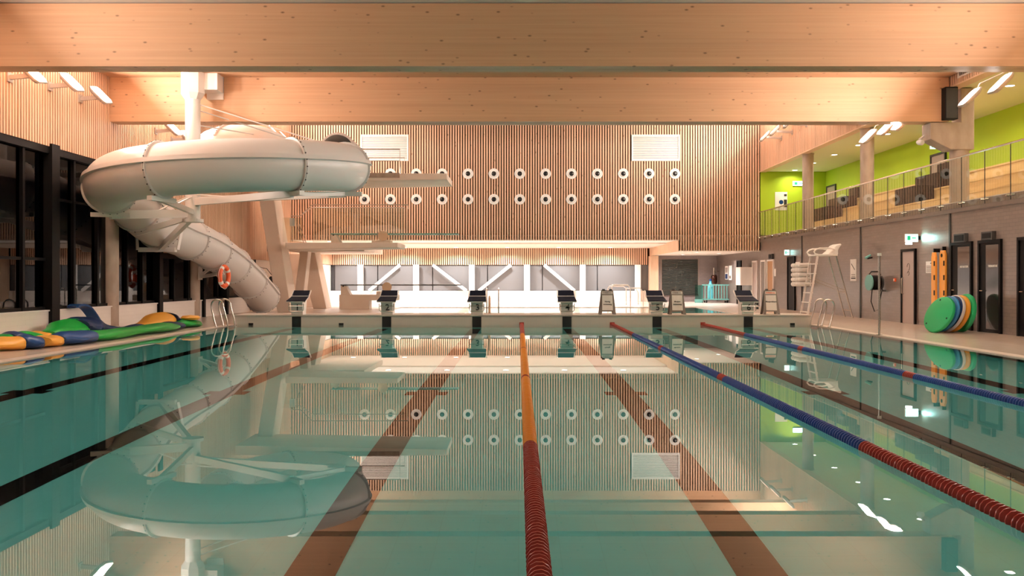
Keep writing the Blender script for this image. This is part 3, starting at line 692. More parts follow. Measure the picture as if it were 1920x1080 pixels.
# rescue boards
ob = []
for k, (yy, zt, lb) in enumerate(((23.43, 2.02, 'orange rescue board with dark hand slots, the right one against the wall'), (23.78, 1.98, 'orange rescue board, the left one nearest the white rules sheet'))):
    t = thing('rescue_board', lb, 'rescue board', (XR-.1, yy, .14)); w2 = .16 if k == 0 else .12
    pr = [(yy-w2, .14), (yy+w2, .14), (yy+w2, zt-.12), (yy+w2*.6, zt), (yy-w2*.6, zt), (yy-w2, zt-.12)]
    MB().prism(pr, 0, XR-.10-.07*k, XR-.045-.07*k).build('board', M['orange'], t, bevel=.01)
    for z in (.45, .85, 1.25, 1.62):
        MB().box(XR-.106-.07*k, XR-.10-.07*k, yy-w2+.02, yy-w2+.09, z, z+.13).build('hand_slot', M['dark'], t)
    if k == 0: MB().cyl((XR-.107, yy+.02, zt-.13), (XR-.10, yy+.02, zt-.13), .05, n=14).build('head_opening', M['dark'], t)
    MB().box(XR-.09-.07*k, XR-.0, yy-.02, yy+.02, zt, zt+.1).build('hook', M['dark'], t)
# foam discs leaning together on the deck
def disc(name, c, nrm, r, th, mm, rim, label):
    t = thing(name, label, 'float disc', (c[0], c[1], zd), 'foam discs leaning on the right deck')
    e = th*.5
    MB().lathe([(0, -e), (r*.9, -e), (r*.97, -e*.7), (r, 0), (r*.97, e*.7), (r*.9, e), (0, e)], c, nrm, 40).build('body', M[mm], t, smooth=True)
    if rim: MB().lathe([(r*.985, -e*.8), (r*1.008, -e*.4), (r*1.008, e*.4), (r*.985, e*.8)], c, nrm, 40).build('rim_band', M[rim], t, smooth=True)
    n = Vector(nrm).normalized(); q = n.orthogonal().normalized(); s = MB()
    for a in (.6, 2.7, 4.8):
        p = Vector(c)+n*(e+.001)+(q*math.cos(a)+n.cross(q)*math.sin(a))*r*.8
        s.lathe([(0, -.002), (.022, -.002), (.022, .004), (0, .004)], p, n, 10)
    s.build('rivet', M['dark'], t)
disc('float_disc', (9.94, 21.3, .435), (-.89, -.21, .41), .46, .11, 'dgreen', None, 'green foam disc at the front left of the leaning row')
disc('float_disc', (10.14, 21.45, .445), (-.90, -.2, .38), .46, .10, 'dblue', None, 'blue foam disc, second in the leaning row')
disc('float_disc', (10.30, 21.5, .455), (-.92, -.16, .35), .46, .09, 'fblue', 'whiteb', 'dark blue foam disc with a white rim, middle of the leaning row')
disc('float_disc', (10.46, 21.55, .455), (-.93, -.12, .32), .46, .12, 'fyel', None, 'yellow foam disc, fourth in the leaning row')
disc('float_disc', (10.66, 21.6, .465), (-.97, -.05, .2), .47, .13, 'dgreen', None, 'green foam disc at the back right of the leaning row')
# hose reel
t = thing('hose_reel', 'teal and black hose reel on the wall behind the steel pole', 'hose reel', (XR, 27.35, 1.3))
MB().lathe([(.0, -.02), (.24, -.02), (.24, .02), (.0, .02)], (XR-.45, 27.40, 1.17), (1, .1, 0), 28).build('side_disc', M['teal'], t)
MB().lathe([(.15, 0), (.22, .03), (.225, .15), (.22, .28), (.15, .3)], (XR-.43, 27.40, 1.17), (1, .1, 0), 24).build('hose_coil', M['dark'], t, smooth=True)
MB().lathe([(.0, -.02), (.22, -.02), (.22, .02), (.0, .02)], (XR-.12, 27.40, 1.17), (1, .1, 0), 28).build('side_disc', M['darkg'], t)
MB().tube([(XR-.4, 27.30, .95), (XR-.45, 27.25, .6), (XR-.35, 27.25, .3), (XR-.22, 27.25, .35), (XR-.15, 27.30, .7), (XR-.05, 27.35, 1.1)], .014, 8).build('hose', M['dark'], t, smooth=True)
MB().box(XR-.12, XR, 27.25, 27.55, .9, .95).build('wall_bracket', M['darkg'], t)
MB().tube([(XR-.45, 27.40, 1.42), (XR-.38, 27.40, 1.5), (XR-.15, 27.40, 1.5), (XR-.1, 27.40, 1.4)], .02, 8).build('carry_handle', M['dark'], t)
t = thing('hose_nozzle', 'small teal hose nozzle on a hook above the hose reel', 'nozzle', (XR, 28.40, 1.95))
MB().cyl((XR-.22, 28.30, 1.93), (XR-.05, 28.30, 2.03), .045, .03, 12).build('body', M['teal'], t, smooth=True); MB().bar((XR, 28.30, 1.95), (XR-.16, 28.30, 1.92), .03, .05).build('hook', M['dark'], t)
# float rack
t = thing('float_rack', 'white rack of rounded floats on the wall behind the lifeguard chair', 'rack', (XR, 34.7, 1.0))
MB().box(XR-.03, XR-.001, 34.2, 35.4, 1.0, 1.9).build('back_plate', M['white'], t)
for r_ in range(5):
    for c_ in range(4):
        y = 34.35+c_*.29; z = 1.08+r_*.18
        MB().lathe([(.0, 0), (.08, .005), (.088, .04), (.086, .38), (.05, .42), (0, .43)], (XR-.03, y, z), (-1, 0, 0), 14).build('float', M['whiteb'], t, smooth=True)
# white cabinet far
t = thing('white_cabinet', 'white wall cabinet between the far doors', 'cabinet', (XR, 43.1, 1.0))
MB().box(XR-.6, XR-.001, 42.7, 43.6, .98, 1.84).build('body', M['whiteb'], t, bevel=.02)
MB().box(XR-.57, XR-.31, 42.69, 42.7, 1.01, 1.81).build('door', M['white'], t); MB().box(XR-.29, XR-.03, 42.69, 42.7, 1.01, 1.81).build('door', M['white'], t)
# wall shower/phone fittings in the corner of the bay
t = thing('wall_drier', 'chrome and brown wall drier in the corner of the tiled bay', 'hair drier', (XR, 49.8, 1.1))
MB().lathe([(.0, 0), (.12, .0), (.17, .1), (.17, .42), (.12, .5), (0, .5)], (XR-.3, 49.8, 1.0), (0, 0, 1), 20).build('hood', mat('brown_metal', (.08, .03, .02), .2, .6), t, smooth=True)
MB().cyl((XR-.3, 49.8, 1.5), (XR-.3, 49.8, 1.9), .05, n=12).build('pipe', M['steel'], t); MB().cyl((XR-.3, 49.8, 1.7), (XR-.02, 49.8, 1.7), .03, n=10).build('arm', M['steel'], t)
# trolley
c = PX(1340, 566, 48.0)
t = thing('bath_trolley', 'turquoise barred trolley standing in the tiled bay', 'trolley', (c.x, 48, zd))
x0, x1 = PX(1322, 0, 47.6).x, PX(1368, 0, 47.6).x
fr = MB(); 
for zz in (.2, .96):
    for yy in (47.6, 48.3): fr.bar((x0, yy, zz), (x1, yy, zz), .05, .06)
    for xx in (x0, x1): fr.bar((xx, 47.6, zz), (xx, 48.3, zz), .05, .06)
fr.build('frame', M['teal'], t)
MB().box(x0, x1, 47.6, 48.3, .18, .22).build('tray', M['teal'], t)
n = 9
for k in range(n+1):
    xx = x0+(x1-x0)*k/n; MB().box(xx-.02, xx+.02, 47.58, 47.62, .2, .96).build('upright', M['teal'], t)
    if k % 3 == 0: MB().box(xx-.02, xx+.02, 48.28, 48.32, .2, .96).build('upright', M['teal'], t)
for xx in (x0+.1, x1-.1):
    for yy in (47.7, 48.2): MB().cyl((xx-.02, yy, .09), (xx+.02, yy, .09), .075, n=14).build('wheel', M['dark'], t)
    MB().box(xx-.03, xx+.03, 47.68, 48.22, .12, .18).build('axle_bar', M['steel'], t)
t2 = thing('bath_trolley_screen', 'pale turquoise panel at the left end of the barred trolley', 'panel', (x0-.22, 48, zd))
MB().box(x0-.46, x0-.06, 47.9, 47.95, .2, .95).build('sheet', glass('teal_acrylic', (.5, .85, .8), 1.5, .05), t2); MB().box(x0-.48, x0-.04, 47.88, 47.97, zd, .2).build('foot', M['teal'], t2)
t = thing('water_toy', 'light blue toy tub standing in the turquoise trolley', 'toy', ((x0+.35), 47.9, .22))
MB().lathe([(0, 0), (.16, 0), (.18, .5), (.12, .75), (.06, .85), (.06, .95), (0, .95)], (x0+.35, 47.9, .22), (0, 0, 1), 16).build('body', mat('sky_blue_plastic', (.12, .5, .62), .4), t, smooth=True)
MB().lathe([(0, 0), (.07, 0), (.06, .1), (0, .11)], (x0+.35, 47.9, 1.17), (0, 0, 1), 12).build('cap', M['fblue2'], t)
# pool hoist (white tubes)
t = thing('pool_hoist', 'white tubular frame of the pool hoist right of the first folding sign', 'hoist', (PX(1175, 0, 41).x, 41, zd))
def P4(px, py, d=41.0): return PX(px, py, d)
s = MB(); s.tube([P4(1147, 573), P4(1147, 540), P4(1150, 535), P4(1178, 535), P4(1182, 540), P4(1182, 576)], .025, 8)
s.tube([(v.x, v.y+.8, v.z) for v in (P4(1143, 573), P4(1143, 541), P4(1146, 537), P4(1172, 537), P4(1178, 541), P4(1178, 573))], .025, 8)
s.build('frame', M['steelw'], t, smooth=True)
s = MB(); s.tube([P4(1182, 540), P4(1200, 540), P4(1206, 548), P4(1206, 576)], .022, 8); s.tube([(v.x, v.y+.8, v.z) for v in (P4(1178, 541), P4(1196, 541), P4(1201, 549), P4(1201, 572))], .022, 8)
s.build('side_rail', M['steelw'], t, smooth=True)
MB().box(P4(1150, 0).x, P4(1178, 0).x, 41.0, 41.8, 1.0, 1.03).build('seat_plate', M['steelw'], t)

# rails of the diving pool ladder
for px, nm in ((913, 'left'), (935, 'right')):
    t = thing('pool_handrail', 'slim steel handrail on the far pool edge, %s one of two behind block three' % nm, 'handrail', (PX(px, 0, 40.4).x, 40.4, zd))
    x = PX(px, 0, 40.4).x; MB().tube([(x, 40.4, zd), (x, 40.4, .8), (x, 40.3, .87), (x, 40.1, .87), (x, 39.97, .8), (x, 39.95, -.3)], .022, 8).build('rail', M['steel'], t, smooth=True)
    MB().lathe([(.05, 0), (.05, .02), (.025, .02)], (x, 40.4, zd), (0, 0, 1), 12).build('foot_plate', M['steel'], t)
x = PX(920.5, 0, 27.5).x
t = thing('rolled_pole', 'pale vertical post on the bulkhead rear edge between blocks three and four', 'post', (x, 26.1, .285))
MB().lathe([(0, 0), (.02, 0), (.035, .01), (.035, .42), (.02, .5), (0, .52)], (x, 26.1, .285), (0, 0, 1), 14).build('shaft', M['ply'], t, smooth=True)
MB().lathe([(.05, 0), (.05, .015), (.03, .015)], (x, 26.1, .285), (0, 0, 1), 14).build('foot_plate', M['steel'], t)

# ---------------------------------------------------------------- starting blocks
BW = ['in front of the slanted tower legs', 'in front of the low springboard', 'nearest left of the orange rope end', 'directly left of the first folding sign', 'between two folding signs', 'rightmost, with black plugs on its side']
def block(n, x):
    t = thing('starting_block', 'white starting block with a navy top, marked %d, %s' % (n, BW[n-1]), 'starting block', (x, YB+.2, .285), 'starting blocks on the bulkhead')
    X = x
    ped = MB(); ped.prism([(YB+.06, .285), (YB+.42, .285), (YB+.52, .68), (YB+.0, .64)], 0, X-.165, X+.165); ped.build('pedestal', M['whiteb'], t, bevel=.012)
    def slope(y0, z0, h0, y1, z1, h1, th, nm, mm, tk=0.0):
        m_ = MB(); vs = [(X-h0, y0, z0-th), (X+h0, y0, z0-th), (X+h1, y1, z1-th), (X-h1, y1, z1-th), (X-h0, y0, z0), (X+h0, y0, z0), (X+h1, y1, z1), (X-h1, y1, z1)]
        m_.add(vs, [(0, 1, 2, 3), (4, 5, 6, 7), (0, 1, 5, 4), (1, 2, 6, 5), (2, 3, 7, 6), (3, 0, 4, 7)]); return m_.build(nm, M[mm], t)
    slope(YB-.08, .66, .262, YB+.42, .778, .235, .03, 'platform', 'steelw')
    slope(YB-.087, .679, .262, YB+.42, .79, .235, .020, 'grip_top', 'navy')
    MB().box(X-.235, X+.235, YB+.41, YB+.46, .775, .806).build('hinge_strip', M['whiteb'], t)
    slope(YB+.45, .812, .232, YB+.64, .955, .222, .03, 'kick_plate', 'navy')
    for s in (-1, 1): MB().prism([(YB+.38, .75), (YB+.68, .92), (YB+.68, .965), (YB+.42, .81)], 0, X+s*.248-.01, X+s*.248+.01).build('side_plate', M['steelw'], t)
    zz = MB(); zz.box(X-.2, X-.17, YB-.01, YB+.02, .46, .60); zz.box(X+.17, X+.2, YB-.01, YB+.02, .46, .60)
    h = MB(); h.tube([(X-.2, YB-.05, .6), (X-.2, YB-.05, .42), (X-.17, YB-.05, .385), (X+.17, YB-.05, .385), (X+.2, YB-.05, .42), (X+.2, YB-.05, .6)], .012, 8)
    h.tube([(X-.2, YB-.05, .53), (X+.2, YB-.05, .53)], .012, 8)
    for s in (-1, 1): h.tube([(X+s*.12, YB-.05, .53), (X+s*.12, YB+.04, .55)], .012, 6)
    h.build('backstroke_grip', M['steel'], t, smooth=True)
    o = text(str(n), 'number', .235, M['ink'], t, (0.02, -.2+.045-.035, .485-.285)); return t
for i, x in enumerate(LANE): block(i+1, x)
t6 = [o for o in C.objects if 'marked 6' in str(o.get('label', ''))][0]
q = MB(); q.box(LANE[5]+.2, LANE[5]+.3, YB+.05, YB+.1, .55, .62); q.box(LANE[5]+.22, LANE[5]+.3, YB+.05, YB+.1, .44, .50); q.build('timing_plug', M['ink'], t6)

# folding signs
def a_board(x, l1, l2, label, hcol):
    y = YB+.42; t = thing('folding_sign', label, 'folding sign', (x, y, .285), 'grey folding signs on the bulkhead')
    for s, nm in ((-1, 'front_panel'), (1, 'rear_panel')):
        f = MB(); b0 = Vector((x, y+s*.17, .285)); tp = Vector((x, y+s*.02, .96)); v = (tp-b0)
        def q(u, h, dd=0): return b0+v*h+Vector((u, 0, 0))+Vector((0, s*dd, 0))
        def sl(u0, u1, h0, h1, w0=None, w1=None, d0=-.012, d1=.012):
            a0, a1 = (u0, u1) if w0 is None else (w0, w1)
            return [q(u0, h0, d0), q(u1, h0, d0), q(u1, h0, d1), q(u0, h0, d1), q(a0, h1, d0), q(a1, h1, d0), q(a1, h1, d1), q(a0, h1, d1)]
        bf = [(0, 1, 2, 3), (4, 5, 6, 7), (0, 1, 5, 4), (1, 2, 6, 5), (2, 3, 7, 6), (3, 0, 4, 7)]
        f.add(sl(-.235, -.165, 0, .12, -.225, -.15), bf); f.add(sl(.165, .235, 0, .12, .15, .225), bf)
        f.add(sl(-.225, .225, .12, 1.0, -.17, .17), bf)
        p = f.build(nm, M['greya'], t)
        sg = MB(); sg.add(sl(-.15, .15, .17, .8, -.145, .145, .012, .02), bf); sg.build('sheet', M['whiteb'], t)
        sg = MB(); sg.add(sl(-.15, .15, .84, .95, -.15, .15, .012, .02), bf); sg.build('header_strip', M['whiteb'], t)
        if s < 0:
            ang = math.atan2(v.y, v.z)
            rot = (PI/2-ang, 0, 0)
            text('SVØMMEHALL', 'header_text', .042, M[hcol], t, q(0, .89, .0235)-t.location, rot)
            text(l1, 'sign_text', .058, M['ink'], t, q(0, .53, .0235)-t.location, rot)
            text(l2, 'sign_text', .058, M['ink'], t, q(0, .42, .0235)-t.location, rot)
    for u in (-.1, .1): MB().cyl((x+u-.04, y, .975), (x+u+.04, y, .975), .022, n=10).build('hinge', M['darkg'], t)
    return t
a_board(PX(1139, 0, YB+.3).x, 'Hurtig', 'svømming', 'grey folding sign with two bold lines between blocks four and five', 'ink')
a_board(PX(1270, 0, YB+.3).x, 'Mosjon', 'svømming', 'grey folding sign directly right of block five', 'ink')
a_board(PX(1446, 0, YB+.3).x, 'Mosjonsbane', '', 'grey folding sign with a reddish header right of block six', 'ring')

# ---------------------------------------------------------------- lane ropes
def rope(X, cols, label, y_start):
    z = .012; t = thing('lane_rope', label, 'lane rope', (X, YB, z))
    MB().tube([(X, Y0, z), (X, YB-.01, z)], .012, 6).build('cable', M['steel'], t)
    MB().box(X-.065, X+.065, YB-.02, YB-.001, -.03, .08).build('anchor_plate', M['fl_red'], t)
    p = .052; protos = {}
    def dm():
        b = MB(); b.lathe([(.018, -.022), (.030, -.021), (.046, -.012), (.057, -.004), (.057, .004), (.046, .010), (.030, .012), (.026, .022), (.018, .022)], (0, 0, 0), (0, 1, 0), 12)
        return b
    n = int((YB-.1-y_start)/p); far = {}; nn = int((y_start-Y0-.3)/p)
    for i in range(-nn, n):
        y = y_start+i*p; c = 'fl_red'
        for (a, b_, cc) in cols:
            if a <= y < b_: c = cc
        if 0 <= i < 300:
            if c not in protos:
                o = dm().build('float', M[c], t, smooth=True, local=True); protos[c] = o.data
            else:
                o = bpy.data.objects.new('float', protos[c]); C.objects.link(o); o.parent = t
            o.location = (0, y-YB, 0)
            o.rotation_euler = (R.uniform(-.12, .12), R.uniform(0, 6), R.uniform(-.08, .08))
        else:
            f = far.setdefault(c, MB()); f.lathe([(.02, -.02), (.055, -.006), (.055, .006), (.02, .02)], (X, y, z), (0, 1, 0), 10)
    for c, f in far.items(): f.build('floats', M[c], t, kind='stuff')
rope(.09, [(6.8, 20.3, 'fl_or'), (16.0, 16.12, 'fl_red'), (11.35, 11.5, 'fl_red')], 'orange and dark red lane rope down the middle of the pool', 3.4)
rope(2.6, [(6.75, 20.3, 'fl_blue'), (16.2, 16.5, 'fl_red'), (11.3, 11.6, 'fl_red')], 'blue and dark red lane rope, next right of the orange one', 4.2)
rope(5.11, [(6.75, 20.3, 'fl_blue'), (16.1, 16.4, 'fl_red'), (11.6, 11.9, 'fl_red')], 'blue lane rope farthest to the right', 8.5)

# ---------------------------------------------------------------- pool ladders
def ladder(xa, side, label, y=23.9):
    t = thing('pool_ladder', label, 'pool ladder', (xa, y, zd), 'curved steel pool ladders')
    for yy in (y-.3, y+.3):
        X = lambda v: xa+side*v
        pts = [(X(.10), yy, zd), (X(.16), yy, .22), (X(.23), yy, .52)]
        for k in range(9):
            a = PI*k/8; pts.append((X(.075+.155*math.cos(a)), yy, .60+.14*math.sin(a)))
        pts += [(X(-.09), yy, .52), (X(-.18), yy, .2), (X(-.2), yy, 0), (X(-.2), yy, -.75)]
        MB().tube(pts, .021, 10).build('handrail', M['steel'], t, smooth=True)
        MB().lathe([(.045, 0), (.045, .018), (.022, .018)], (X(.10), yy, zd), (0, 0, 1), 14).build('foot_plate', M['steel'], t)
    for z in (-.12, -.4, -.68): MB().box(X(-.2)-.04, X(-.2)+.04, y-.3, y+.3, z-.012, z+.012).build('step', M['steel'], t)
ladder(8.03, 1, 'curved steel pool ladder at the right pool edge by the bulkhead end')
ladder(PL, -1, 'curved steel pool ladder at the left pool edge by the bulkhead end')
# steel pole at right edge
t = thing('steel_pole', 'slim steel pole with a white cap standing at the right pool edge', 'pole', (8.12, 20.3, zd))
MB().cyl((8.12, 20.3, zd), (8.12, 20.3, 1.8), .026, n=14).build('shaft', M['steel'], t, smooth=True); MB().cyl((8.12, 20.3, 1.8), (8.12, 20.3, 1.86), .045, n=14).build('cap', M['whiteb'], t)
MB().lathe([(.07, 0), (.07, .012), (.028, .012)], (8.12, 20.3, zd), (0, 0, 1), 14).build('foot_plate', M['steel'], t)

# ---------------------------------------------------------------- lifeguard chair
t = thing('lifeguard_chair', 'tall lifeguard chair with white seat and steel ladder legs on the right deck', 'lifeguard chair', (10.1, 29.6, zd))
yy0, yy1 = 29.25, 29.95; zs = 2.02
for y in (yy0, yy1):
    MB().bar((9.36, y, zd), (9.70, y, zs), .05, .07).build('ladder_rail', M['steelw'], t)
    MB().tube([(10.84, y, zd), (10.30, y, zs)], .022, 10).build('rear_leg', M['steel'], t, smooth=True)
for k in range(6):
    f = (k+.6)/6.4; xx = 9.36+.34*f; z = zd+(zs-zd)*f
    MB().box(xx-.05, xx+.05, yy0, yy1, z-.015, z+.015).build('rung', M['whiteb'], t)
for f in (.42, .12): MB().tube([(10.84-.54*f, yy0, zd+(zs-zd)*f), (10.84-.54*f, yy1, zd+(zs-zd)*f)], .014, 8).build('cross_bar', M['steel'], t)
for y in (yy0, yy1): MB().tube([(10.6, y, .90), (9.58, y, 1.3)], .010, 6).build('brace', M['steel'], t)
st = MB(); st.box(9.62, 10.36, yy0-.02, yy1+.02, zs, zs+.05); st.build('seat', M['whiteb'], t, bevel=.02)
MB().prism([(10.02, zs+.05), (10.38, zs+.05), (10.38, zs+.2), (10.50, zs+.38), (10.44, zs+.41), (10.3, zs+.35), (10.2, zs+.2)], 1, yy0+.02, yy1-.02).build('backrest', M['whiteb'], t, bevel=.03)
for y in (yy0, yy1):
    MB().tube([(10.2, y, zs+.05), (9.74, y, zs+.04), (9.62, y, zs+.07), (9.58, y, zs+.14), (9.64, y, zs+.21), (9.76, y, zs+.25), (10.1, y, zs+.26), (10.26, y, zs+.22)], .026, 10).build('armrest', M['whiteb'], t, smooth=True)

# ---------------------------------------------------------------- diving tower
T = thing('diving_tower', 'pale concrete diving tower with slanted legs and two platforms', 'diving tower', (-8.5, 35, zd))
def slab(pts_bot, pts_top, y0, y1, z0, z1, name, mt=M['concl'], dy=0):
    b = MB(); (a0, a1), (c0, c1) = pts_bot, pts_top
    vs = [(a0, y0, z0), (a1, y0, z0), (a1, y1, z0), (a0, y1, z0), (c0, y0+dy, z1), (c1, y0+dy, z1), (c1, y1+dy, z1), (c0, y1+dy, z1)]
    b.add(vs, [(0, 1, 2, 3), (4, 5, 6, 7), (0, 1, 5, 4), (1, 2, 6, 5), (2, 3, 7, 6), (3, 0, 4, 7)]); return b.build(name, mt, T, bevel=.02)
slab((PX(520, 0, 34.4).x, PX(546, 0, 34.4).x), (PX(482, 0, 34.4).x, PX(510, 0, 34.4).x), 34.4, 35.5, zd, 4.82, 'slanted_leg')
slab((PX(548, 0, 37).x, PX(566, 0, 37).x), (PX(563, 0, 37).x, PX(578, 0, 37).x), 37, 37.6, zd, 2.46, 'slanted_leg')
slab((PX(587, 0, 38.5).x, PX(612, 0, 38.5).x), (PX(560, 0, 38.5).x, PX(590, 0, 38.5).x), 38.5, 39.6, zd, 2.46, 'slanted_leg')
slab((PX(536, 0, 40.4).x, PX(590, 0, 40.4).x), (PX(536, 0, 40.4).x, PX(590, 0, 40.4).x), 40.4, 40.7, zd, 2.4, 'core_wall')
# five metre platform
b = MB(); tip = -2.57
b.add([(-10.2, 32.5, 4.72), (tip, 32.5, 4.86), (tip, 35.0, 4.86), (-10.2, 35.0, 4.72), (-10.2, 32.5, 5.08), (tip, 32.5, 5.08), (tip, 35.0, 5.08), (-10.2, 35, 5.08)], [(0, 1, 2, 3), (4, 5, 6, 7), (0, 1, 5, 4), (1, 2, 6, 5), (2, 3, 7, 6), (3, 0, 4, 7)])
b.build('upper_platform', M['concl'], T, bevel=.015)
MB().box(-8.5, -4.28, 32.47, 32.5, 4.93, 5.10).build('edge_rail_plate', M['conc'], T)
b = MB(); b.add([(-8.78, 34, 2.40), (-4.55, 34, 2.47), (-4.55, 36.3, 2.47), (-8.78, 36.3, 2.40), (-8.78, 34, 2.65), (-4.55, 34, 2.65), (-4.55, 36.3, 2.65), (-8.78, 36.3, 2.65)], [(0, 1, 2, 3), (4, 5, 6, 7), (0, 1, 5, 4), (1, 2, 6, 5), (2, 3, 7, 6), (3, 0, 4, 7)])
b.build('lower_platform', M['concl'], T, bevel=.015)
MB().box(-9.4, -6.2, 36.3, 41.2, 2.4, 2.62).build('landing', M['concl'], T, bevel=.01)
slab((PX(487, 0, 37.5).x, PX(504, 0, 37.5).x), (PX(445, 0, 37.5).x, PX(487, 0, 37.5).x), 37.5, 38.6, 2.43, 4.85, 'stair_flight', M['conc'])
# upper platform handrails
def rail(pts, r=.02): return MB().tube(pts, r, 8).build('guard_rail', M['steel'], T, smooth=True)
rail([(-4.28, 32.6, 5.09), (-4.28, 32.6, 5.96), (-9.5, 32.6, 5.96)]); rail([(-4.4, 34.9, 5.09), (-4.4, 34.9, 5.96), (-9.5, 34.9, 5.96)])
rail([(-4.28, 32.6, 5.55), (-9.5, 32.6, 5.55)], .012)
# lower platform glass guards and rails
for yg, xr in ((34.1, 765), (36.2, 758)):
    p = lambda px, py: PX(px, py, yg)
    a = [p(545, 405), p(563, 405), p(585, 384 if yg < 35 else 389), p(xr, 384 if yg < 35 else 389), p(xr, 392)]
    rail([tuple(v) for v in a], .018)
    MB().add([p(586, 454), p(xr, 454), p(xr, 390), p(586, 390)]+[v+Vector((0, .015, 0)) for v in (p(586, 454), p(xr, 454), p(xr, 390), p(586, 390))], [(0, 1, 2, 3), (4, 5, 6, 7), (0, 1, 5, 4), (1, 2, 6, 5), (2, 3, 7, 6), (3, 0, 4, 7)]).build('glass_guard', M['glass'], T)
    MB().add([p(530, 454), p(566, 454), p(566, 408), p(530, 408)]+[v+Vector((0, .015, 0)) for v in (p(530, 454), p(566, 454), p(566, 408), p(530, 408))], [(0, 1, 2, 3), (4, 5, 6, 7), (0, 1, 5, 4), (1, 2, 6, 5), (2, 3, 7, 6), (3, 0, 4, 7)]).build('glass_guard', M['glass'], T)
# ladder to the lower platform and a small notice
t = thing('platform_sign', 'small white notice on the lower platform rail', 'notice', tuple(PX(548, 416, 34.3)))
MB().add([PX(543, 424, 34.3), PX(553, 424, 34.3), PX(552, 409, 34.3), PX(543, 409, 34.3)]+[v+Vector((0, .02, 0)) for v in (PX(543, 424, 34.3), PX(553, 424, 34.3), PX(552, 409, 34.3), PX(543, 409, 34.3))], [(0, 1, 2, 3), (4, 5, 6, 7), (0, 1, 5, 4), (1, 2, 6, 5), (2, 3, 7, 6), (3, 0, 4, 7)]).build('plate', M['whiteb'], t)
MB().cyl(PX(548, 454, 34.33), PX(548, 415, 34.33), .015, n=8).build('post', M['steel'], t)
t = thing('folding_ladder', 'thin steel steps leaning on the lower platform near the notice', 'ladder', tuple(PX(562, 455, 35)))
for dx in (0, 5): MB().tube([PX(556+dx, 420, 35.2), PX(569+dx, 455, 35.0)], .014, 6).build('rail', M['steel'], t)
for k in range(5):
    f = k/5+.1; MB().tube([PX(556+13*f, 420+35*f, 35.15), PX(561+13*f, 420+35*f, 35.15)], .01, 6).build('rung', M['steel'], t)

# springboards
def springboard(z, d, x0, x1, fx_, base, label, teal):
    t = thing('springboard', label, 'springboard', (fx_, d, base))
    MB().box(x0, x1, d-.25, d+.25, z, z+.05).build('board', teal, t, bevel=.01)
    # hinge stand
    b = MB(); b.prism([(x0+.02, base), (x0+.42, base), (x0+.38, base+.06), (x0+.22, z-.02), (x0+.02, z-.005)], 1, d-.26, d+.26); b.build('hinge_stand', M['concl'], t)
    MB().cyl((x0+.12, d-.3, z-.02), (x0+.12, d+.3, z-.02), .03, n=10).build('hinge_pin', M['dark'], t)
    rr = .2; MB().cyl((fx_, d-.32, z-.05 if base > 1 else z-.06), (fx_, d-.27, z-.05 if base > 1 else z-.06), rr, n=28).build('fulcrum_wheel', M['ply'], t)
    MB().cyl((fx_, d-.27, z-.055), (fx_, d+.27, z-.055), .05, n=14).build('fulcrum_roller', M['darkg'], t)
    MB().box(fx_-.45, fx_+.3, d-.24, d+.24, base, base+.14).build('fulcrum_base', M['concl'], t)
    MB().box(fx_-.05, fx_+.05, d-.2, d+.2, base+.14, z-.1).build('fulcrum_post', M['concl'], t)
tealb = mat('mint_board', (.16, .36, .30), .5)
springboard(3.02, 35.6, PX(622, 0, 35.6).x, PX(860, 0, 35.6).x, PX(720, 0, 35.6).x, 2.65, 'mint green three-metre springboard on the lower platform of the tower', tealb)
x0 = PX(636, 0, 38).x
stand = thing('concrete_plinth', 'peach plinth carrying the low springboard behind block two', 'plinth', (x0+1, 38, zd))
MB().box(PX(636, 0, 37.7).x, PX(692, 0, 37.7).x, 37.7, 38.4, zd, .62).build('plinth_body', M['concl'], stand, bevel=.01)
MB().box(PX(692, 0, 37.7).x, PX(745, 0, 37.7).x, 37.7, 38.4, .38, .62).build('plinth_arm', M['concl'], stand, bevel=.01)
springboard(1.0, 38.05, PX(640, 0, 38).x, PX(865, 0, 38).x, PX(727, 0, 38).x, .62, 'slim low springboard on the peach plinth behind block two', M['grey_blind'])
# hanging grey cylinder & hooks on left back wall
t = thing('equipment_bag', 'shiny grey hanging bag on the white wall beside the slide end', 'bag', (PX(500, 0, 36.3).x, 36.3, 1.0))
MB().lathe([(0, 0), (.12, 0), (.17, .08), (.17, .5), (.12, .6), (0, .62)], (-9.88, 36.3, .78), (0, 0, 1), 18).build('body', mat('grey_vinyl', (.08, .09, .10), .15, .2), t, smooth=True)
MB().tube([(-9.88, 36.3, 1.38), (PX(500, 0, 36.3).x, 36.3, 1.7), (XL+.02, 36.5, 1.75)], .012, 6).build('strap', M['dark'], t)

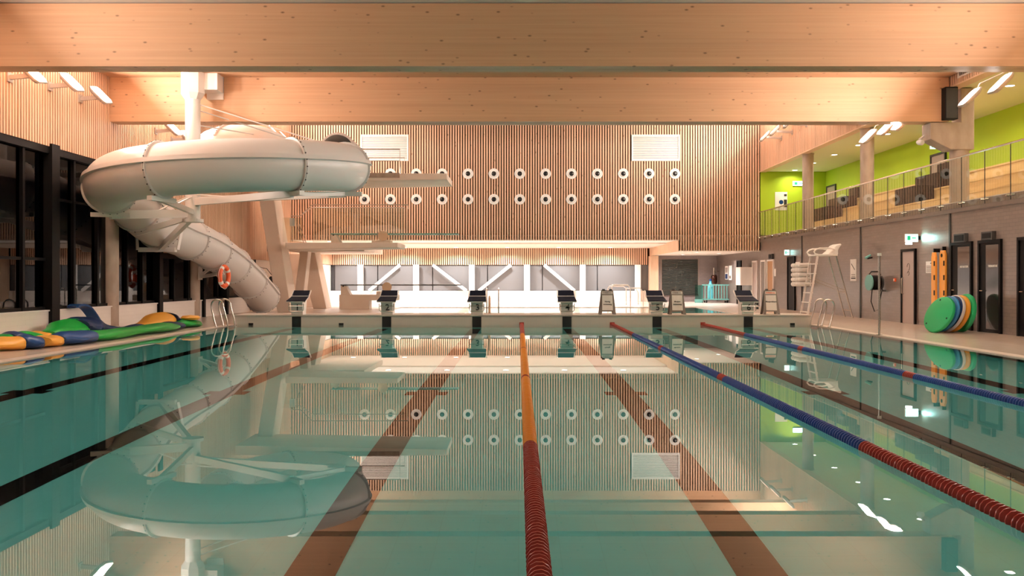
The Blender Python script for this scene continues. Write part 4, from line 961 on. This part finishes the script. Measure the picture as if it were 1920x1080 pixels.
# ---------------------------------------------------------------- water slide
def catmull(ps, n):
    out = []; P = [Vector(p) for p in ps]; P = [P[0]*2-P[1]]+P+[P[-1]*2-P[-2]]
    for i in range(1, len(P)-2):
        for k in range(n):
            t = k/n; a, b_, c, d = P[i-1:i+3]
            out.append(.5*((2*b_)+(c-a)*t+(2*a-5*b_+4*c-d)*t*t+(3*b_-a-3*c+d)*t**3))
    out.append(P[-2]); return out
LC = Vector((-6.95, 21.95)); LR = 2.72; TR = .575
ctl = [(-6.05, 30.2, 5.55), (-6.05, 31.6, 5.55), (-6.9, 32.4, 5.52), (-8.2, 32.1, 5.45), (-9.0, 30.6, 5.36), (-9.25, 28.6, 5.24), (-9.0, 26.9, 5.12), (-8.2, 25.4, 5.02)]
def zl(a):   # height round the loop, a in degrees: 90 far side .. -190 left
    pts = [(95, 4.90), (78, 4.55), (60, 4.28), (30, 4.10), (0, 3.98), (-45, 3.80), (-90, 3.66), (-135, 3.52), (-180, 3.32), (-215, 3.1)]
    for (a0, z0), (a1, z1) in zip(pts, pts[1:]):
        if a1 <= a <= a0: f = (a-a0)/(a1-a0); return z0+(z1-z0)*f
for a in range(95, -186, -14): ctl.append((LC.x+LR*math.cos(math.radians(a)), LC.y+LR*math.sin(math.radians(a)), zl(a)))
ctl += [(-9.72, 23.0, 3.08), (-9.83, 24.2, 2.80), (-9.80, 25.6, 2.58), (-9.66, 27.3, 2.36), (-9.52, 28.9, 2.0), (-9.44, 30.5, 1.55), (-9.38, 31.9, 1.05), (-9.34, 33.0, .62)]
path = catmull(ctl, 8)
def frame(i):
    t = (path[min(i+1, len(path)-1)]-path[max(i-1, 0)]).normalized(); s = t.cross(Vector((0, 0, 1))).normalized(); u = s.cross(t); return path[i], t, s, u
def near(x, y):
    return min(range(len(path)), key=lambda i: (path[i].x-x)**2+(path[i].y-y)**2)
def la(a): return (LC.x+LR*math.cos(math.radians(a)), LC.y+LR*math.sin(math.radians(a)))
joints_ = sorted(set([0, near(-8.2, 32.1), near(-9.2, 29.5), near(-9.0, 26.9), near(-8.0, 25.2), near(*la(60)), near(*la(0)), near(*la(-45)), near(*la(-104)), near(*la(-160)), near(-9.72, 23.0), near(-9.83, 24.7), near(-9.72, 26.7), near(-9.57, 28.3), near(-9.46, 30.0), near(-9.4, 31.5), len(path)-1]))
S = thing('water_slide', 'big white tube slide looping around its pole and running down along the left wall', 'water slide', (-8.16, 22.6, 2.75))
N = 40
def ringpts(i, r):
    p, t, s, u = frame(i); return [p+(s*math.cos(2*PI*k/N)+u*math.sin(2*PI*k/N))*r for k in range(N)]
for j in range(len(joints_)-1):
    a, b_ = joints_[j], joints_[j+1]; m_ = MB(); vs = []; rows = list(range(a, b_+1))
    for i in rows: vs += ringpts(i, TR)
    for i in rows: vs += ringpts(i, TR-.02)
    fs = []; q = len(rows)
    for r_ in range(q-1):
        for k in range(N):
            k2 = (k+1) % N; fs.append((r_*N+k, r_*N+k2, (r_+1)*N+k2, (r_+1)*N+k)); o_ = q*N
            fs.append((o_+r_*N+k, o_+(r_+1)*N+k, o_+(r_+1)*N+k2, o_+r_*N+k2))
    for k in range(N):
        k2 = (k+1) % N; fs.append((k, q*N+k, q*N+k2, k2)); fs.append(((q-1)*N+k, (q-1)*N+k2, (2*q-1)*N+k2, (2*q-1)*N+k))
    m_.add(vs, fs); m_.build('tube_section', M['gel'], S, smooth=True)
    # seam flanges on both sides
    for sg in (1, -1):
        f = MB(); vs = []
        for i in rows:
            p, t, s, u = frame(i); ang = math.radians(14)
            o1 = s*sg*math.cos(ang)+u*math.sin(ang); tg = u*math.cos(ang)-s*sg*math.sin(ang)
            vs += [p+o1*(TR-.005)-tg*.07, p+o1*(TR+.06)-tg*.06, p+o1*(TR+.055)+tg*.04, p+o1*(TR-.005)+tg*.06]
        fs = [(r_*4+k, r_*4+(k+1) % 4, r_*4+4+(k+1) % 4, r_*4+4+k) for r_ in range(q-1) for k in range(4)]+[(0, 1, 2, 3), (4*q-4, 4*q-3, 4*q-2, 4*q-1)]
        f.add(vs, fs); f.build('seam_flange', M['gel'], S, smooth=True)
for j, i in enumerate(joints_):
    p, t, s, u = frame(i); w_ = .03; f = MB()
    f.lathe([(TR-.003, -w_), (TR+.05, -w_), (TR+.055, -.006), (TR+.035, -.002), (TR+.035, .002), (TR+.055, .006), (TR+.05, w_), (TR-.003, w_), (TR-.003, -w_)], p, t, N, cap=False)
    fl_ = f.build('joint_flange', M['gel'], S, smooth=True)
    bo = MB(); nb = 26
    for k in range(nb):
        a = 2*PI*(k+.5)/nb; c = p+(s*math.cos(a)+u*math.sin(a))*(TR+.05)
        bo.lathe([(0, -.014), (.016, -.014), (.016, .014), (0, .014)], c, (s*math.cos(a)+u*math.sin(a)), 6)
    bo.build('bolts', M['gel_dark'], fl_, kind='stuff')
# hood ring at the start
p, t_, s, u = frame(0)
MB().lathe([(TR-.01, -.06), (TR+.045, -.06), (TR+.045, .12), (TR-.025, .12), (TR-.025, -.06), (TR-.01, -.06)], p, t_, N, cap=False).build('entry_rim', M['gel'], S, smooth=True)
# pole
px_, py_ = -8.16, 22.62
MB().cyl((px_, py_, 2.72), (px_, py_, 6.0), .185, n=32).build('support_pole', M['steelw'], S, smooth=True)
MB().lathe([(.19, 5.76), (.3, 5.92), (.3, 6.45), (.2, 6.5)], (px_, py_, 0), (0, 0, 1), 8).build('pole_head', M['steelw'], S)
MB().box(px_+.05, px_+.62, py_-.02, 23.09, 6.02, 6.44).build('head_bracket', M['steelw'], S, bevel=.01)
MB().box(px_+.2, px_+.62, 23.05, 23.098, 5.86, 6.46).build('beam_plate', M['steelw'], S)
MB().lathe([(.185, 2.70), (.26, 2.70), (.26, 2.78), (.185, 2.78)], (px_, py_, 0), (0, 0, 1), 24).build('pole_foot', M['steelw'], S)
def under(i, dz=0):  # point beneath the tube at joint i
    p = path[i]; return Vector((p.x, p.y, p.z-TR-.06+dz))
def arm(i, z, w_=.12, h_=.16, cradle=True):
    a = Vector((px_, py_, z)); e = under(i); MB().bar(a+(e-a).normalized()*.15, e, w_, h_).build('support_arm', M['steelw'], S)
    if cradle:
        p, t, s, u = frame(i); MB().bar(e-s*.42, e+s*.42, .12, .1).build('cradle', M['steelw'], S)
J = joints_
jR, jF1, jF2, jL = near(*la(0)), near(*la(-45)), near(*la(-104)), near(*la(-160))
arm(jF1, 3.20); arm(jR, 3.25); arm(jF2, 2.95, .1, .12); arm(jL, 2.92, .14, .2)
arm(near(-9.83, 24.7), 2.85, .12, .14, False)
MB().bar((px_, py_, 2.86), under(near(-9.72, 23.0)), .1, .14).build('support_arm', M['steelw'], S)
MB().bar(under(jF1), under(jR), .08, .1).build('support_arm', M['steelw'], S)
p, t, s, u = frame(near(-9.83, 24.7)); e = p-u*(TR+.07)
MB().bar(e-s*.5, e+s*.5, .16, .12).build('cradle', M['steelw'], S)
for sg in (1, -1):
    MB().bar(e+s*.55*sg, p+s*(TR+.07)*sg+u*.05, .07, .07).build('hanger_strap', M['steelw'], S)
for a_, b_ in (((px_, py_, 5.55), path[near(*la(60))]+Vector((0, 0, TR))), ((px_, py_, 5.7), path[near(*la(35))]+Vector((0, 0, TR))), ((px_, py_, 5.15), path[near(*la(80))]+Vector((-.3, 0, TR)))):
    MB().tube([a_, b_], .016, 8).build('stay_rod', M['steelw'], S)
for a_, z0_ in ((jF2, 3.0), (jF1, 3.05), (jL, 3.05)):
    e = under(a_); MB().tube([(px_, py_, z0_+.35), (e.x*.6+px_*.4, e.y*.6+py_*.4, e.z+.0)], .018, 6).build('stay_rod', M['steelw'], S)
# wall bracket at the second left column
B = thing('slide_bracket', 'white triangular steel bracket on the left column under the slide', 'bracket', (XL+.12, 29.4, 1.5))
MB().box(XL+.125, XL+.15, 29.22, 29.58, 1.25, 2.0).build('wall_plate', M['steelw'], B)
MB().bar((XL+.14, 29.4, 1.9), (XL+.95, 29.2, 1.72), .07, .09).build('top_arm', M['steelw'], B)
MB().bar((XL+.14, 29.4, 1.35), (XL+1.25, 28.2, 1.46), .08, .1).build('lower_arm', M['steelw'], B)
MB().bar((XL+.15, 29.4, 1.4), (XL+.7, 29.25, 1.76), .06, .08).build('diagonal_strut', M['steelw'], B)
MB().bar((XL+.7, 29.25, 1.76), (XL+1.25, 28.2, 1.5), .06, .07).build('diagonal_strut', M['steelw'], B)
# lifebuoy
c = Vector((-9.16, 28.1, 1.36)); lb = thing('lifebuoy', 'orange lifebuoy hanging from the white bracket below the slide', 'lifebuoy', c)
ax = Vector((.99, -.12, 0)).normalized(); e1 = Vector((0, 0, 1)); e2 = ax.cross(e1)
rp = [c+(e1*math.cos(a)+e2*math.sin(a))*.30 for a in [2*PI*k/40 for k in range(40)]]
MB().tube(rp, .07, 14, closed=True).build('ring', M['ring'], lb, smooth=True)
for k in (0, 10, 20, 30):
    MB().tube([c+(e1*math.cos(a)+e2*math.sin(a))*.30 for a in [2*PI*(k+q*.4+4)/40 for q in range(-2, 4)]], .074, 14).build('white_band', M['whiteb'], lb, smooth=True)
MB().tube([c+(e1*math.cos(a)+e2*math.sin(a))*(.385+.015*math.sin(6*a)) for a in [2*PI*k/48 for k in range(48)]], .008, 6, closed=True).build('grab_line', M['whiteb'], lb)
MB().bar(c+Vector((0, 0, .30)), c+Vector((0, 0, .42)), .03, .03).build('hook', M['steelw'], lb)
MB().bar(c+Vector((0, 0, .05)), (XL+1.25, 28.2, 1.5), .03, .03).build('hook', M['steelw'], lb)

# ---------------------------------------------------------------- deflated inflatables on the left deck
def inflatable(label, segs, name='deflated_inflatable', flat=.45, loc=None):
    """segs: list of (control points with (px,py,depth,radius), material)"""
    first = PX(*segs[0][0][0][:3]); t = thing(name, label, 'inflatable', (first.x, first.y, zd))
    for pts, mm in segs:
        P = [PX(p[0], p[1], p[2]) for p in pts]; rr = [p[3] for p in pts]
        sp = catmull([(p.x, p.y, r) for p, r in zip(P, rr)], 6)
        b = MB(); n = 26; vs = []; L = len(sp)
        for i, q in enumerate(sp):
            t_ = (sp[min(i+1, L-1)]-sp[max(i-1, 0)]); t_.z = 0; t_.normalize(); s_ = Vector((t_.y, -t_.x, 0))
            r = q.z; h = r*flat*2
            for k in range(n):
                a = 2*PI*k/n; wob = 1+.10*math.sin(2*a+i*.35)+.06*math.sin(3*a-i*.6)+R.uniform(-.012, .012)
                z = zd+.003+h*.5*(1+math.sin(a)*wob)
                v = Vector((q.x, q.y, 0))+s_*math.cos(a)*r*1.25*wob; v.z = max(z, zd+.002); vs.append(v)
        fs = [(i*n+k, i*n+(k+1) % n, (i+1)*n+(k+1) % n, (i+1)*n+k) for i in range(L-1) for k in range(n)]+[tuple(range(n)), tuple(range((L-1)*n, L*n))]
        b.add(vs, fs); b.build('vinyl_panel', M[mm], t, smooth=True)
    return t
inflatable('front row of deflated yellow and blue vinyl lying nearest the water on the left', [
    ([(-110, 664, 15.6, .26), (-10, 662, 15.9, .28), (34, 660, 16.2, .27)], 'fyel'),
    ([(32, 659, 16.2, .27), (50, 657, 16.35, .31), (66, 656, 16.5, .25)], 'fblue2'),
    ([(65, 656, 16.5, .25), (84, 655, 16.8, .25), (98, 653, 17.0, .24)], 'fyel'),
    ([(97, 653, 17.0, .24), (125, 650, 17.4, .29), (158, 646, 18.0, .28)], 'fblue2')], flat=.42)
inflatable('long flat sheet of bright green deflated vinyl along the left pool edge', [
    ([(140, 645, 18.0, .14), (160, 645, 18.2, .26), (200, 641, 18.8, .25), (250, 634, 20.2, .24), (295, 627, 21.4, .27), (322, 621, 22.6, .2)], 'fgreen'),
    ([(150, 640, 18.6, .12), (158, 640, 18.8, .17), (166, 638, 19.1, .1)], 'fyel'),
    ([(300, 622, 22.0, .13), (320, 618, 22.6, .24), (328, 616, 23.2, .2)], 'fblue')], flat=.40)
inflatable('rear roll of deflated green and dark blue vinyl against the low white wall', [
    ([(-66, 652, 16.6, .2), (-20, 648, 17.0, .24), (14, 644, 17.3, .22)], 'fgreen'),
    ([(12, 642, 17.4, .22), (28, 641, 17.6, .27), (40, 640, 17.8, .2)], 'fblue'),
    ([(39, 640, 17.8, .2), (50, 638, 18.1, .24), (60, 637, 18.4, .18)], 'fgreen'),
    ([(59, 638, 18.2, .18), (72, 638, 18.5, .22), (88, 637, 18.7, .16)], 'fyel'),
    ([(86, 634, 18.9, .2), (115, 630, 19.3, .32), (136, 627, 19.7, .42)], 'fgreen'),
    ([(134, 627, 19.7, .42), (150, 626, 19.9, .44), (165, 625, 20.1, .45), (190, 625, 20.4, .28), (230, 624, 20.9, .17), (262, 621, 21.6, .2)], 'fblue')], flat=.46)
inflatable('orange edged blue vinyl roll rising at the far end of the heap', [
    ([(258, 619, 22.0, .14), (285, 616, 22.8, .27), (305, 613, 23.4, .38)], 'fyel'),
    ([(304, 613, 23.4, .38), (314, 612, 23.6, .34), (328, 612, 23.9, .2)], 'fblue')], flat=.52)
inflatable('small green and yellow vinyl end piece nearest the left ladder', [
    ([(322, 615, 23.2, .2), (340, 614, 23.5, .3), (362, 612, 23.9, .24), (372, 611, 24.1, .1)], 'fgreen')], flat=.36)
p_ = PX(346, 608, 23.2); ty = thing('vinyl_cushion', 'round yellow vinyl cushion on top of the small green end piece', 'cushion', (p_.x, 23.55, .16))
MB().lathe([(0, 0), (.2, 0), (.25, .05), (.2, .1), (0, .12)], (p_.x, 23.62, .215), (0, 0, 1), 20).build('body', M['fyel'], ty, smooth=True)
# blue mat leaning between sill and column
t = thing('blue_mat', 'dark blue curved mat leaning from the sill down beside the left column', 'mat', (-9.95, 22.3, zd))
cur = [(-10.36, 20.95, .61), (-10.34, 21.15, .645), (-10.30, 21.4, .59), (-10.25, 21.6, .42), (-10.2, 21.77, .2), (-10.17, 21.85, .03)]
cv = catmull(cur, 5); b = MB(); vs = []
for q in cv:
    vs += [q+Vector((-.10, -.04, 0)), q+Vector((.13, .05, 0)), q+Vector((.13, .05, .05)), q+Vector((-.10, -.04, .05))]
b.add(vs, [(i*4+k, i*4+(k+1) % 4, i*4+4+(k+1) % 4, i*4+4+k) for i in range(len(cv)-1) for k in range(4)]+[(0, 1, 2, 3), tuple(range(len(vs)-4, len(vs)))])
b.build('sheet', M['fblue2'], t, smooth=True)
MB().box(-10.44, -10.27, 20.86, 20.97, .60, .66).build('rolled_edge', M['fblue'], t, bevel=.02)
